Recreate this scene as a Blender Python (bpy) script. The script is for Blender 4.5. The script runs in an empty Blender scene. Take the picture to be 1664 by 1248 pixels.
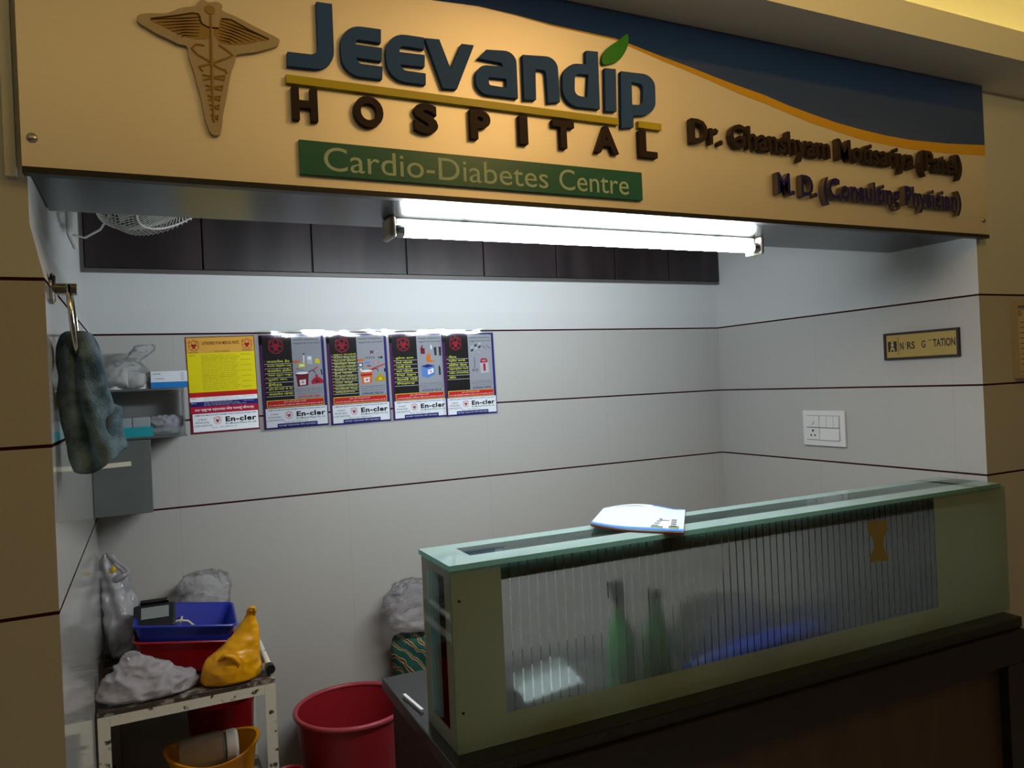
import bpy, bmesh, math, random
from mathutils import Vector, Matrix, noise
random.seed(7)
PI = math.pi
sc = bpy.context.scene
COL = sc.collection

# ------------------------------------------------------------------ camera
F_PX, YAW, PITCH, ROLL = 1237.3, 0.4501, 0.0006, -0.0455
CAM = Vector((0.0091, -1.5951, 1.5726))
fwd = Vector((math.sin(YAW)*math.cos(PITCH), math.cos(YAW)*math.cos(PITCH), math.sin(PITCH)))
rt0 = Vector((math.cos(YAW), -math.sin(YAW), 0)); up0 = rt0.cross(fwd)
CR = rt0*math.cos(ROLL) + up0*math.sin(ROLL)
CU = -rt0*math.sin(ROLL) + up0*math.cos(ROLL)
cd = bpy.data.cameras.new('camera'); cam = bpy.data.objects.new('camera', cd); COL.objects.link(cam)
cd.sensor_fit = 'HORIZONTAL'; cd.sensor_width = 36.0; cd.lens = 36.0*F_PX/1664.0
cd.clip_start = 0.02; cd.clip_end = 60
m = Matrix((CR, CU, -fwd)).transposed().to_4x4(); m.translation = CAM
cam.matrix_world = m
sc.camera = cam

# ------------------------------------------------------------------ view, world, lights
sc.view_settings.view_transform = 'Standard'; sc.view_settings.look = 'None'
sc.view_settings.gamma = 1.0; sc.view_settings.use_curve_mapping = False
sc.view_settings.exposure = 0.0
sc.cycles.use_denoising = True
sc.cycles.max_bounces = 10; sc.cycles.transparent_max_bounces = 16
sc.cycles.transmission_bounces = 8; sc.cycles.diffuse_bounces = 5
sc.cycles.caustics_reflective = False; sc.cycles.caustics_refractive = False
sc.cycles.sample_clamp_indirect = 4.0
TUBE_STRENGTH = 165.0
w = bpy.data.worlds.new('world'); sc.world = w; w.use_nodes = True
w.node_tree.nodes['Background'].inputs[0].default_value = (0.9, 0.75, 0.55, 1)
w.node_tree.nodes['Background'].inputs[1].default_value = 0.008

def area(name, loc, rot, sx, sy, power, color, shape='RECTANGLE'):
    l = bpy.data.lights.new(name, 'AREA'); l.shape = shape; l.size = sx
    if shape == 'RECTANGLE': l.size_y = sy
    l.energy = power; l.color = color
    o = bpy.data.objects.new(name, l); COL.objects.link(o); o.location = loc; o.rotation_euler = rot
    return o
WARM = (1.0, 0.62, 0.36)
WARM = (1.0, 0.66, 0.40)
COVE = (1.0, 0.74, 0.27)
area('cove_strip_light', (0.9, -0.10, 2.535), (PI, 0, 0), 7.0, 0.05, 12.5, (1.0, 0.76, 0.20))
area('cove_strip_light', (0.9, -2.05, 2.565), (PI-.75, 0, 0), 7.0, 0.05, 16.0, COVE)  # unseen rear strip, added and tilted to light the fascia
pl_ = bpy.data.lights.new('fill_light', 'POINT'); pl_.energy = 14.0; pl_.color = (1.0, 0.60, 0.20); pl_.shadow_soft_size = 0.22  # added out-of-view fill that brightens the fascia, sign and pillars
po_ = bpy.data.objects.new('fill_light', pl_); COL.objects.link(po_); po_.location = (1.25, -1.2, 2.68)
area('rear_fill_light', (-0.2, -2.7, 2.478), (0, 0, 0), 0.16, 0.16, 2.5, WARM, 'DISK')  # added warm fill behind the camera for the pillars

# ------------------------------------------------------------------ helpers
def lin(h):
    h = h.lstrip('#'); r = []
    for i in (0, 2, 4):
        c = int(h[i:i+2], 16)/255.0
        r.append(c/12.92 if c <= 0.04045 else ((c+0.055)/1.055)**2.4)
    return (*r, 1.0)

MATS = {}
def mat(name, color='#808080', rough=0.5, metal=0.0, spec=0.5, alpha=1.0, trans=0.0, ior=1.45, var=None, bump=None, coat=0.0):
    """simple principled material; var=(other colour, noise scale, contrast lo, hi)"""
    if name in MATS: return MATS[name]
    M = bpy.data.materials.new(name); M.use_nodes = True; nt = M.node_tree
    b = nt.nodes['Principled BSDF']
    b.inputs['Base Color'].default_value = lin(color)
    b.inputs['Roughness'].default_value = rough; b.inputs['Metallic'].default_value = metal
    b.inputs['Specular IOR Level'].default_value = spec; b.inputs['Alpha'].default_value = alpha
    b.inputs['Transmission Weight'].default_value = trans; b.inputs['IOR'].default_value = ior
    b.inputs['Coat Weight'].default_value = coat
    if var or bump:
        geo = nt.nodes.new('ShaderNodeNewGeometry')
    if var:
        n = nt.nodes.new('ShaderNodeTexNoise'); n.inputs['Scale'].default_value = var[1]; n.inputs['Detail'].default_value = 5
        mp = nt.nodes.new('ShaderNodeMapping'); nt.links.new(geo.outputs['Position'], mp.inputs[0])
        if len(var) > 4: mp.inputs['Scale'].default_value = var[4]
        nt.links.new(mp.outputs[0], n.inputs['Vector'])
        r = nt.nodes.new('ShaderNodeValToRGB')
        r.color_ramp.elements[0].position = var[2]; r.color_ramp.elements[1].position = var[3]
        r.color_ramp.elements[0].color = lin(color); r.color_ramp.elements[1].color = lin(var[0])
        nt.links.new(n.outputs[0], r.inputs[0]); nt.links.new(r.outputs[0], b.inputs['Base Color'])
    if bump:
        n2 = nt.nodes.new('ShaderNodeTexNoise'); n2.inputs['Scale'].default_value = bump[0]; n2.inputs['Detail'].default_value = 4
        nt.links.new(geo.outputs['Position'], n2.inputs['Vector'])
        bp = nt.nodes.new('ShaderNodeBump'); bp.inputs['Strength'].default_value = bump[1]; bp.inputs['Distance'].default_value = bump[2]
        nt.links.new(n2.outputs[0], bp.inputs['Height']); nt.links.new(bp.outputs[0], b.inputs['Normal'])
    MATS[name] = M
    return M

def tag(o, label=None, cat=None, group=None, kind=None):
    if label: o['label'] = label
    if cat: o['category'] = cat
    if group: o['group'] = group
    if kind: o['kind'] = kind
    return o

def empty(name, loc, label, cat, group=None, rz=0.0):
    o = bpy.data.objects.new(name, None); COL.objects.link(o); o.location = loc; o.rotation_euler = (0, 0, rz)
    o.empty_display_size = 0.05
    return tag(o, label, cat, group)

def root_loc(p):
    while p.parent: p = p.parent
    return p.location

class MB:
    """collects geometry in the thing's own frame (world axes); build() links ONE mesh object"""
    def __init__(s): s.v = []; s.f = []; s.mi = []
    def add(s, vs, fs, mi=0):
        n = len(s.v); s.v += [tuple(p) for p in vs]; s.f += [tuple(i+n for i in q) for q in fs]; s.mi += [mi]*len(fs)
        return s
    def box(s, lo, hi, mi=0, rot=None, piv=None):
        vs = [Vector((x, y, z)) for x in (lo[0], hi[0]) for y in (lo[1], hi[1]) for z in (lo[2], hi[2])]
        if rot is not None:
            piv = Vector(piv) if piv is not None else (Vector(lo)+Vector(hi))/2
            vs = [piv + rot @ (p-piv) for p in vs]
        return s.add(vs, [(0,1,3,2),(4,6,7,5),(0,4,5,1),(2,3,7,6),(0,2,6,4),(1,5,7,3)], mi)
    def tube(s, pts, r, n=8, mi=0, closed=False):
        pts = [Vector(p) for p in pts]; N = len(pts); rs = r if isinstance(r, (list, tuple)) else [r]*N
        ref = None; vs = []
        for i, p in enumerate(pts):
            a = pts[(i-1) % N] if (i or closed) else pts[0]; b = pts[(i+1) % N] if (i < N-1 or closed) else pts[-1]
            t = (b-a).normalized()
            if ref is None: ref = Vector((0,0,1)) if abs(t.z) < .9 else Vector((1,0,0))
            u = t.cross(ref).normalized(); v = u.cross(t).normalized(); ref = v
            for k in range(n): vs.append(p + (u*math.cos(2*PI*k/n) + v*math.sin(2*PI*k/n))*rs[i])
        fs = []
        for i in range(N if closed else N-1):
            j = (i+1) % N
            for k in range(n): fs.append((i*n+k, i*n+(k+1) % n, j*n+(k+1) % n, j*n+k))
        if not closed: fs += [tuple(range(n))[::-1], tuple((N-1)*n+k for k in range(n))]
        return s.add(vs, fs, mi)
    def lathe(s, prof, c=(0,0,0), n=40, mi=0, ax=None):
        """prof: (r,z) list around vertical axis at c; ax=matrix to orient"""
        c = Vector(c); vs = []; R = ax or Matrix.Identity(3)
        for r, z in prof:
            for k in range(n): vs.append(c + R @ Vector((r*math.cos(2*PI*k/n), r*math.sin(2*PI*k/n), z)))
        fs = [(i*n+k, i*n+(k+1) % n, (i+1)*n+(k+1) % n, (i+1)*n+k) for i in range(len(prof)-1) for k in range(n)]
        if prof[0][0] > 1e-6: fs.append(tuple(range(n))[::-1])
        if prof[-1][0] > 1e-6: fs.append(tuple((len(prof)-1)*n+k for k in range(n)))
        return s.add(vs, fs, mi)
    def mesh(s, M, mi=0, T=None):
        vs = [T(v.co) if T else v.co.copy() for v in M.vertices]
        return s.add(vs, [tuple(p.vertices) for p in M.polygons], mi)
    def build(s, name, mats, parent=None, smooth=False, bevel=0.0, seg=2, origin=None, local=False, autos=None):
        me = bpy.data.meshes.new(name)
        if parent is not None and not local: off = Vector(root_loc(parent))
        elif origin is not None: off = Vector(origin)
        else: off = Vector((0, 0, 0))
        me.from_pydata([Vector(p)-off for p in s.v], [], s.f)
        if not isinstance(mats, (list, tuple)): mats = [mats]
        for q in mats: me.materials.append(q)
        me.polygons.foreach_set('material_index', s.mi)
        bm = bmesh.new(); bm.from_mesh(me)
        bmesh.ops.remove_doubles(bm, verts=bm.verts, dist=1e-6)
        bmesh.ops.recalc_face_normals(bm, faces=bm.faces)
        if bevel > 0:
            es = [e for e in bm.edges if len(e.link_faces) == 2 and e.calc_face_angle(0) > 0.5]
            bmesh.ops.bevel(bm, geom=es, offset=bevel, segments=seg, affect='EDGES', profile=.5, clamp_overlap=True)
        bm.to_mesh(me); bm.free()
        if smooth:
            me.polygons.foreach_set('use_smooth', [True]*len(me.polygons))
            if autos is not None: me.set_sharp_from_angle(angle=autos)
        o = bpy.data.objects.new(name, me); COL.objects.link(o)
        if parent is not None: o.parent = parent
        elif origin is not None: o.location = origin
        return o

class Frame:
    """a flat surface: origin, right axis, up axis; normal points out of it"""
    def __init__(s, o, ex, ey): s.o = Vector(o); s.ex = Vector(ex).normalized(); s.ey = Vector(ey).normalized(); s.n = s.ex.cross(s.ey)
    def __call__(s, x, y, z=0.0): return s.o + s.ex*x + s.ey*y + s.n*z

def curve_mesh(loops, depth, bevel=0.0):
    c = bpy.data.curves.new('tmp', 'CURVE'); c.dimensions = '2D'; c.fill_mode = 'BOTH'; c.extrude = depth/2
    c.bevel_depth = bevel
    for L in loops:
        sp = c.splines.new('POLY'); sp.points.add(len(L)-1)
        for p, q in zip(sp.points, L): p.co = (q[0], q[1], 0, 1)
        sp.use_cyclic_u = True
    o = bpy.data.objects.new('tmp', c); M = bpy.data.meshes.new_from_object(o)
    bpy.data.objects.remove(o); bpy.data.curves.remove(c)
    return M
def poly(mb, fr, loops, z0, z1, mi=0):
    """extrude closed outlines (first outer, others holes) on a frame from height z0 to z1"""
    if z1-z0 < 1e-4:   # a printed film
        M = curve_mesh(loops, 0.0); mb.mesh(M, mi, lambda p: fr(p.x, p.y, z1))
    else:
        M = curve_mesh(loops, z1-z0); mb.mesh(M, mi, lambda p: fr(p.x, p.y, p.z+(z0+z1)/2))
    bpy.data.meshes.remove(M)
    return mb
def rect(mb, fr, x0, y0, x1, y1, z0, z1, mi=0):
    if z1-z0 < 1e-4: return mb.add([fr(x0,y0,z1), fr(x1,y0,z1), fr(x1,y1,z1), fr(x0,y1,z1)], [(0,1,2,3)], mi)
    vs = [fr(x, y, z) for x in (x0, x1) for y in (y0, y1) for z in (z0, z1)]
    return mb.add(vs, [(0,1,3,2),(4,6,7,5),(0,4,5,1),(2,3,7,6),(0,2,6,4),(1,5,7,3)], mi)
def text(mb, fr, s, x0, y0, x1, y1, z0, z1, mi=0, bold=0.0, spacing=1.0, res=2, side=None):
    """lettering fitted into the rectangle x0..x1, y0..y1 of a frame"""
    c = bpy.data.curves.new('tmp', 'FONT'); c.body = s; c.resolution_u = res; c.offset = bold; c.space_character = spacing
    c.extrude = 0.0 if z1-z0 < 1e-4 else 0.5
    c.fill_mode = 'FRONT' if z1-z0 < 1e-4 else 'BOTH'
    o = bpy.data.objects.new('tmp', c); M = bpy.data.meshes.new_from_object(o)
    bpy.data.objects.remove(o); bpy.data.curves.remove(c)
    if len(M.vertices):
        xs = [v.co.x for v in M.vertices]; ys = [v.co.y for v in M.vertices]
        ax, ay, bx, by = min(xs), min(ys), max(xs), max(ys)
        kx = (x1-x0)/max(bx-ax, 1e-6); ky = (y1-y0)/max(by-ay, 1e-6)
        def T(p): return fr(x0+(p.x-ax)*kx, y0+(p.y-ay)*ky, z1 if z1-z0 < 1e-4 else (z0+z1)/2 + p.z*(z1-z0))
        k0 = len(mb.mi); mb.mesh(M, mi, T)
        if side is not None:
            for i, p in enumerate(M.polygons):
                if abs(p.normal.z) < .7: mb.mi[k0+i] = side
    bpy.data.meshes.remove(M)
    return mb
def fillet(pts, n=7):
    """pts: (x,y) or (x,y,r): corners with r are rounded"""
    out = []; N = len(pts)
    for i, p in enumerate(pts):
        if len(p) == 2: out.append((p[0], p[1])); continue
        P = Vector(p[:2]); A = Vector(pts[i-1][:2]); B = Vector(pts[(i+1) % N][:2])
        a = (A-P); b = (B-P); ang = a.angle(b); t = min(p[2]/math.tan(ang/2), a.length*.98, b.length*.98)
        P0 = P + a.normalized()*t; P1 = P + b.normalized()*t
        for k in range(n+1):
            u = k/n; c1 = .55
            q0 = P0; q1 = P0+(P-P0)*c1; q2 = P1+(P-P1)*c1; q3 = P1
            q = q0*(1-u)**3 + q1*3*u*(1-u)**2 + q2*3*u*u*(1-u) + q3*u**3
            out.append((q.x, q.y))
    return out
def smooth_loop(pts, n=6):
    out = []; N = len(pts)
    for i in range(N):
        a, b, c, d = [Vector(pts[(i+k) % N]) for k in (-1, 0, 1, 2)]
        for k in range(n):
            t = k/n
            q = .5*((2*b)+(c-a)*t+(2*a-5*b+4*c-d)*t*t+(3*b-a-3*c+d)*t**3); out.append((q.x, q.y))
    return out
def circle(cx, cy, r, n=24, ry=None):
    return [(cx+r*math.cos(2*PI*k/n), cy+(ry or r)*math.sin(2*PI*k/n)) for k in range(n)]
def cat(vals, t):
    """catmull-rom through a list of tuples at parameter t in 0..1"""
    N = len(vals)-1; x = min(max(t*N, 0), N-1e-6); i = int(x); f = x-i
    g = lambda k: vals[min(max(k, 0), N)]
    return [0.5*(2*b+(c-a)*f+(2*a-5*b+4*c-d)*f*f+(3*b-a-3*c+d)*f**3) for a, b, c, d in zip(g(i-1), g(i), g(i+1), g(i+2))]
def lump(rings, nr=60, n=96, amp=.006, freq=18, seed=0, folds=0, fold_amp=0.0, ridged=True):
    """a crumpled bag: rings of (z, cx, cy, rx, ry)"""
    mb = MB(); vs = []; sd = Vector((seed*3.1, seed*1.7, seed*.9))
    for i in range(nr+1):
        z, cx, cy, rx, ry = cat(rings, i/nr)
        for k in range(n):
            a = 2*PI*k/n; d = Vector((math.cos(a), math.sin(a), 0))
            p = Vector((cx+max(rx, .0005)*d.x, cy+max(ry, .0005)*d.y, z))
            h = noise.noise(p*freq+sd); h2 = noise.noise(p*freq*2.3+sd)
            if ridged: h = 1-2*abs(h); h2 = 1-2*abs(h2)
            k2 = min(1.0, min(i, nr-i)/3.0)
            off = (h*.65+h2*.35)*amp + math.sin(a*folds+seed+z*20)*fold_amp
            off = max(off, -0.5*min(rx, ry)) if min(rx, ry) > 0 else 0
            vs.append(p + Vector((d.x, d.y, .35*h2))*off*k2)
    fs = [(i*n+k, i*n+(k+1) % n, (i+1)*n+(k+1) % n, (i+1)*n+k) for i in range(nr) for k in range(n)]
    fs += [tuple(range(n))[::-1], tuple(nr*n+k for k in range(n))]
    return mb.add(vs, fs)

def on_y(u, v, Y):   # the point seen at (u,v) of a 1664x1248 frame lying on the plane y=Y
    d = CR*((u-832)/F_PX) - CU*((v-624)/F_PX) + fwd
    return CAM + d*((Y-CAM.y)/d.y)

# ------------------------------------------------------------------ materials
def tile_material():
    M = bpy.data.materials.new('ceramic_wall_tile'); M.use_nodes = True; nt = M.node_tree; N = nt.nodes; L = nt.links
    b = N['Principled BSDF']
    geo = N.new('ShaderNodeNewGeometry'); sep = N.new('ShaderNodeSeparateXYZ'); L.new(geo.outputs['Position'], sep.inputs[0])
    def math_(op, a, b_=None, v=None):
        q = N.new('ShaderNodeMath'); q.operation = op
        if isinstance(a, float): q.inputs[0].default_value = a
        else: L.new(a, q.inputs[0])
        if b_ is not None:
            if isinstance(b_, float): q.inputs[1].default_value = b_
            else: L.new(b_, q.inputs[1])
        return q.outputs[0]
    z = sep.outputs['Z']
    zz = math_('SUBTRACT', z, math_('MULTIPLY', math_('ROUND', math_('DIVIDE', z, .3)), .3))
    stripe = math_('MULTIPLY', math_('LESS_THAN', math_('ABSOLUTE', zz), .0032), math_('MULTIPLY', math_('LESS_THAN', z, 1.81), math_('GREATER_THAN', z, 1.1)))
    # vertical joints, 0.59 m apart along the wall
    nrm = N.new('ShaderNodeSeparateXYZ'); L.new(geo.outputs['Normal'], nrm.inputs[0])
    isx = math_('GREATER_THAN', math_('ABSOLUTE', nrm.outputs['X']), .7)
    along = math_('ADD', math_('MULTIPLY', sep.outputs['X'], math_('SUBTRACT', 1.0, isx)), math_('MULTIPLY', sep.outputs['Y'], isx))
    al = math_('SUBTRACT', along, .105)
    aa = math_('SUBTRACT', al, math_('MULTIPLY', math_('ROUND', math_('DIVIDE', al, .587)), .587))
    joint = math_('MULTIPLY', math_('LESS_THAN', math_('ABSOLUTE', aa), .0011), math_('LESS_THAN', z, 1.80))
    ny = N.new('ShaderNodeTexNoise'); ny.inputs['Scale'].default_value = 2.5; ny.inputs['Detail'].default_value = 3
    L.new(geo.outputs['Position'], ny.inputs['Vector'])
    base = N.new('ShaderNodeMix'); base.data_type = 'RGBA'; L.new(ny.outputs[0], base.inputs[0])
    base.inputs[6].default_value = (.45, .442, .422, 1); base.inputs[7].default_value = (.48, .47, .448, 1)
    paint = N.new('ShaderNodeMix'); paint.data_type = 'RGBA'; L.new(math_('GREATER_THAN', z, 1.803), paint.inputs[0])
    L.new(base.outputs[2], paint.inputs[6]); paint.inputs[7].default_value = (.58, .59, .59, 1)
    j = N.new('ShaderNodeMix'); j.data_type = 'RGBA'; L.new(joint, j.inputs[0]); L.new(paint.outputs[2], j.inputs[6]); j.inputs[7].default_value = (.42, .40, .37, 1)
    s = N.new('ShaderNodeMix'); s.data_type = 'RGBA'; L.new(stripe, s.inputs[0]); L.new(j.outputs[2], s.inputs[6]); s.inputs[7].default_value = (.035, .008, .010, 1)
    L.new(s.outputs[2], b.inputs['Base Color'])
    rg = math_('ADD', .10, math_('MULTIPLY', math_('GREATER_THAN', z, 1.803), .55))
    L.new(rg, b.inputs['Roughness']); L.new(math_('MULTIPLY', math_('SUBTRACT', 1.0, stripe), .5), b.inputs['Specular IOR Level'])
    n2 = N.new('ShaderNodeTexNoise'); n2.inputs['Scale'].default_value = 5; L.new(geo.outputs['Position'], n2.inputs['Vector'])
    bp = N.new('ShaderNodeBump'); bp.inputs['Strength'].default_value = .25; bp.inputs['Distance'].default_value = .004
    L.new(n2.outputs[0], bp.inputs['Height']); L.new(bp.outputs[0], b.inputs['Normal'])
    return M
TILE = tile_material()
PAINT = mat('white_wall_paint', '#d8d7d2', .7)
CEIL = mat('ceiling_paint', '#dbd8d0', .75)
FLOOR = mat('floor_tile', '#a5a19a', .25, var=('#96928b', 6, .4, .7))
SOFFIT = mat('brushed_soffit_metal', '#2a2c2f', .26, metal=.9, var=('#232527', 3, .35, .65))
BLACK = mat('black_plastic', '#111112', .4)
WHITEP = mat('white_plastic', '#d9dad8', .35)

# ------------------------------------------------------------------ structure
XL, XR, YB = -0.144, 2.513, 1.284
def struct(name, mb, m, **k):
    o = mb.build(name, m, **k); o['kind'] = 'structure'; return o
struct('floor', MB().box((-4, -4.6, -.1), (5.5, 1.45, 0)), FLOOR)
struct('ceiling', MB().box((-4, -4.6, 2.85), (5.5, 1.45, 2.95)), CEIL)
def prism_y(prof, y0, y1):
    n = len(prof); vs = [(x, y0, z) for x, z in prof]+[(x, y1, z) for x, z in prof]
    return MB().add(vs, [tuple(range(n)), tuple(range(n, 2*n))[::-1]]+[(i, (i+1) % n, (i+1) % n+n, i+n) for i in range(n)])
struct('wall_left', prism_y([(-4, 0), (XL, 0), (XL, 1.803), (-.163, 1.90), (-.163, 2.85), (-4, 2.85)], 0, 1.45), TILE)
struct('wall_right', prism_y([(XR, 0), (5.5, 0), (5.5, 2.85), (XR, 2.85)], 0, 1.45), TILE)
prof = [(1.45, 0), (YB, 0), (YB, 1.803), (YB-.010, 1.875), (YB-.010, 2.85), (1.45, 2.85)]
mb = MB(); vs = [(-.163, y, z) for y, z in prof]+[(XR, y, z) for y, z in prof]
mb.add(vs, [tuple(range(6)), tuple(range(6, 12))[::-1]]+[(i, (i+1) % 6, (i+1) % 6+6, i+6) for i in range(6)])
struct('wall_back', mb, TILE)
struct('wall_header', MB().box((-.163, -.008, 2.004), (XR, .318, 2.85)), PAINT)
struct('wall_rear', MB().box((-4, -4.7, 0), (5.5, -4.6, 2.85)), mat('lobby_grey_wall', '#8a857d', .6))
struct('wall_far_left', MB().box((-4.1, -4.6, 0), (-4, 0, 2.85)), PAINT)
struct('wall_far_right', MB().box((5.5, -4.6, 0), (5.6, 0, 2.85)), PAINT)
# metal sheet under the header
struct('trim_1', MB().box((-.160, -.008, 1.995), (XR-.003, .322, 2.003)), SOFFIT)
# false ceiling cove ledges: unseen rear one, then in front of the sign
struct('trim_4', MB().box((-4, -4.6, 2.485), (5.5, -1.95, 2.50)).box((-4, -1.965, 2.50), (5.5, -1.95, 2.543)), CEIL)  # added out of view, lip shaped to steer the rear strip's light
mb = MB().box((-4, -.205, 2.485), (5.5, 0, 2.50)).box((-4, -.205, 2.50), (5.5, -.190, 2.575))
struct('trim_2', mb, CEIL)
struct('wall_upper_front', MB().box((-4, -.014, 2.5005), (5.5, -.0085, 2.849)), CEIL)
struct('trim_3', MB().box((-.195, -.012, 1.98), (-.178, 0, 2.485)), TILE)

# ------------------------------------------------------------------ tube light
tl = empty('tube_light', (1.16, .24, 1.995), 'lit white fluorescent batten under the metal soffit', 'tube light')
BATTEN = mat('batten_enamel', '#b9b3a2', .35)
MB().box((.5775, .204, 1.9800), (1.7425, .252, 1.9949)).build('batten', BATTEN, tl, bevel=.003)
for x0, x1 in ((.560, .577), (1.743, 1.760)):
    MB().box((x0, .182, 1.942), (x1, .254, 1.9949)).build('end_cap', BATTEN, tl, bevel=.007, seg=3)
EM = bpy.data.materials.new('lit_tube'); EM.use_nodes = True; nt = EM.node_tree; nt.nodes.remove(nt.nodes['Principled BSDF'])
e = nt.nodes.new('ShaderNodeEmission'); e.inputs[0].default_value = (.86, .95, 1.0, 1); e.inputs[1].default_value = TUBE_STRENGTH
nt.links.new(e.outputs[0], nt.nodes['Material Output'].inputs[0])
RX = Matrix.Rotation(PI/2, 3, 'Y')
MB().lathe([(.0145, 0), (.0145, 1.125)], (.598, .200, 1.961), 24, ax=RX).build('tube', EM, tl, smooth=True, autos=.6)
MB().lathe([(.0135, 0), (.0150, .003), (.0150, .018), (.0145, .021)], (.578, .200, 1.961), 24, ax=RX).build('tube_cap', mat('aluminium', '#b9bcc0', .3, metal=1), tl, smooth=True, autos=.6)
MB().lathe([(.0145, 0), (.0150, .003), (.0150, .018), (.0135, .021)], (1.7225, .200, 1.961), 24, ax=RX).build('tube_cap', MATS['aluminium'], tl, smooth=True, autos=.6)
for x in (.76, 1.59):
    MB().box((x, .1995, 1.9765), (x+.012, .2036, 1.991)).build('tube_clip', WHITEP, tl)

# ------------------------------------------------------------------ overhead cabinet
WOOD = mat('dark_wood_laminate', '#32282a', .34, var=('#1d181a', 5, .35, .66, (2.2, 1, .25)))
oc = empty('loft_cabinet', (1.17, 1.27, 2.012), 'long dark brown loft cabinet with flat doors high on the back wall', 'cabinet')
MB().box((-.162, 1.252, 2.006), (2.512, 1.2735, 2.018)).box((-.162, 1.252, 2.018), (-.150, 1.2735, 2.60)).box((-.150, 1.262, 2.018), (2.512, 1.2735, 2.60)).build('frame', mat('cabinet_edge', '#55504f', .4), oc)
JX = [-.150, .211, .587, .950, 1.279, 1.619, 1.918, 2.213, 2.510]
for a, b in zip(JX, JX[1:]):
    MB().box((a+.003, 1.246, 2.020), (b-.003, 1.2618, 2.60)).build('door', WOOD, oc, bevel=.0012)

# ------------------------------------------------------------------ wall fan (its lower rim shows under the soffit)
wf = empty('wall_fan', (-.163, .62, 2.10), 'white wall fan with wire cage peeking below the soffit at left', 'fan')
FANW = mat('fan_white', '#cfd0cc', .4)
MB().box((-.1628, .78, 2.035), (-.150, 1.02, 2.30)).build('mount_plate', FANW, wf, bevel=.006, seg=3)
fc = Vector((.085, .51, 2.131)); fax = Vector((.50, -.30, -.81)).normalized()
R = fax.to_track_quat('Z', 'Y').to_matrix()
MB().tube([(-.152, .90, 2.20), (-.09, .80, 2.30), (-.03, .62, 2.30), fc-fax*.08], .014, 10).build('arm', FANW, wf, smooth=True)
MB().lathe([(.0, -.13), (.045, -.125), (.055, -.09), (.055, -.03), (.03, 0)], fc, 24, ax=R).build('motor', FANW, wf, smooth=True)
g = MB(); RF = .185
for k in range(72):
    a = 2*PI*k/72
    for sgn in (1, -1):
        g.tube([fc + R @ Vector((r*math.cos(a+.18*r/RF*sgn), r*math.sin(a+.18*r/RF*sgn), sgn*z)) for r, z in ((.04, .062), (.12, .058), (.165, .042), (RF, .004))], .0016, 4)
for r, z, t in ((RF, 0, .006), (.12, .058, .003), (.12, -.058, .003), (.04, .062, .004), (.04, -.062, .004)):
    g.tube([fc + R @ Vector((r*math.cos(2*PI*k/48), r*math.sin(2*PI*k/48), z)) for k in range(48)], t, 6, closed=True)
g.build('cage', FANW, wf, smooth=True)
for b in range(3):
    q = MB(); a0 = 2*PI*b/3; pts = []
    for i in range(7):
        r = .03+.13*i/6
        for s_ in (-1, 1): pts.append(fc + R @ Vector((r*math.cos(a0+s_*.42), r*math.sin(a0+s_*.42), s_*.018)))
    q.add(pts, [(2*i, 2*i+1, 2*i+3, 2*i+2) for i in range(6)])
    o = q.build('blade', mat('fan_blade', '#9aa3a8', .3), wf); o.modifiers.new('s', 'SOLIDIFY').thickness = .003
MB().tube([(-.150, .84, 2.045), (-.12, .80, 2.03), (-.08, .75, 2.045), (-.03, .68, 2.11), (-.02, .62, 2.20)], .003, 6).build('cord', WHITEP, wf, smooth=True)

# ------------------------------------------------------------------ main sign
SY = -.030
sg = empty('hospital_sign', (1.18, SY, 1.99), 'long tan fascia sign with blue raised hospital name above the counter', 'sign')
def brushed():
    M = bpy.data.materials.new('champagne_panel'); M.use_nodes = True; nt = M.node_tree; b = nt.nodes['Principled BSDF']
    geo = nt.nodes.new('ShaderNodeNewGeometry'); mp = nt.nodes.new('ShaderNodeMapping'); mp.inputs['Scale'].default_value = (2, 1, 90)
    n = nt.nodes.new('ShaderNodeTexNoise'); n.inputs['Scale'].default_value = 6; n.inputs['Detail'].default_value = 4
    nt.links.new(geo.outputs['Position'], mp.inputs[0]); nt.links.new(mp.outputs[0], n.inputs['Vector'])
    r = nt.nodes.new('ShaderNodeValToRGB'); r.color_ramp.elements[0].color = (.80, .715, .64, 1); r.color_ramp.elements[1].color = (.88, .79, .71, 1)
    nt.links.new(n.outputs[0], r.inputs[0]); nt.links.new(r.outputs[0], b.inputs['Base Color'])
    b.inputs['Roughness'].default_value = .48; b.inputs['Metallic'].default_value = .7
    return M
PANEL = brushed()
FS = Frame((0, SY, 0), (1, 0, 0), (0, 0, 1))     # sign face: x, z
MB().box((-.167, SY, 1.994), (2.532, -.009, 2.484)).build('panel', PANEL, sg)
MB().box((-.167, SY-.002, 1.982), (2.532, -.0085, 1.9935)).build('bottom_trim', mat('dark_trim', '#17141a', .45), sg)
def S(pts, ox, oy, k, dep):
    r = []
    for p in pts:
        q = on_y(ox+p[0]/k, oy+p[1]/k, SY-dep); r.append((q.x, q.z))
    return r
BLUE = mat('vinyl_blue', '#093a84', .10, ior=2.0)
STRIPE = mat('vinyl_mustard', '#d8a412', .35)
C3 = dict(ox=1000, oy=0, k=2.506)
blue_low = S([(700-1000, 0)], 1000, 0, 1, 0) + S([(777-1000, 10), (837-1000, 24), (896-1000, 40)], 1000, 0, 1, 0) + \
    S([(0, 157), (60, 180), (200, 235), (300, 272), (400, 312), (500, 350), (600, 385), (700, 428), (800, 465), (900, 500), (1000, 528), (1100, 552), (1200, 570), (1350, 585), (1507, 592)], 1000, 0, 2.506, 0)
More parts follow.
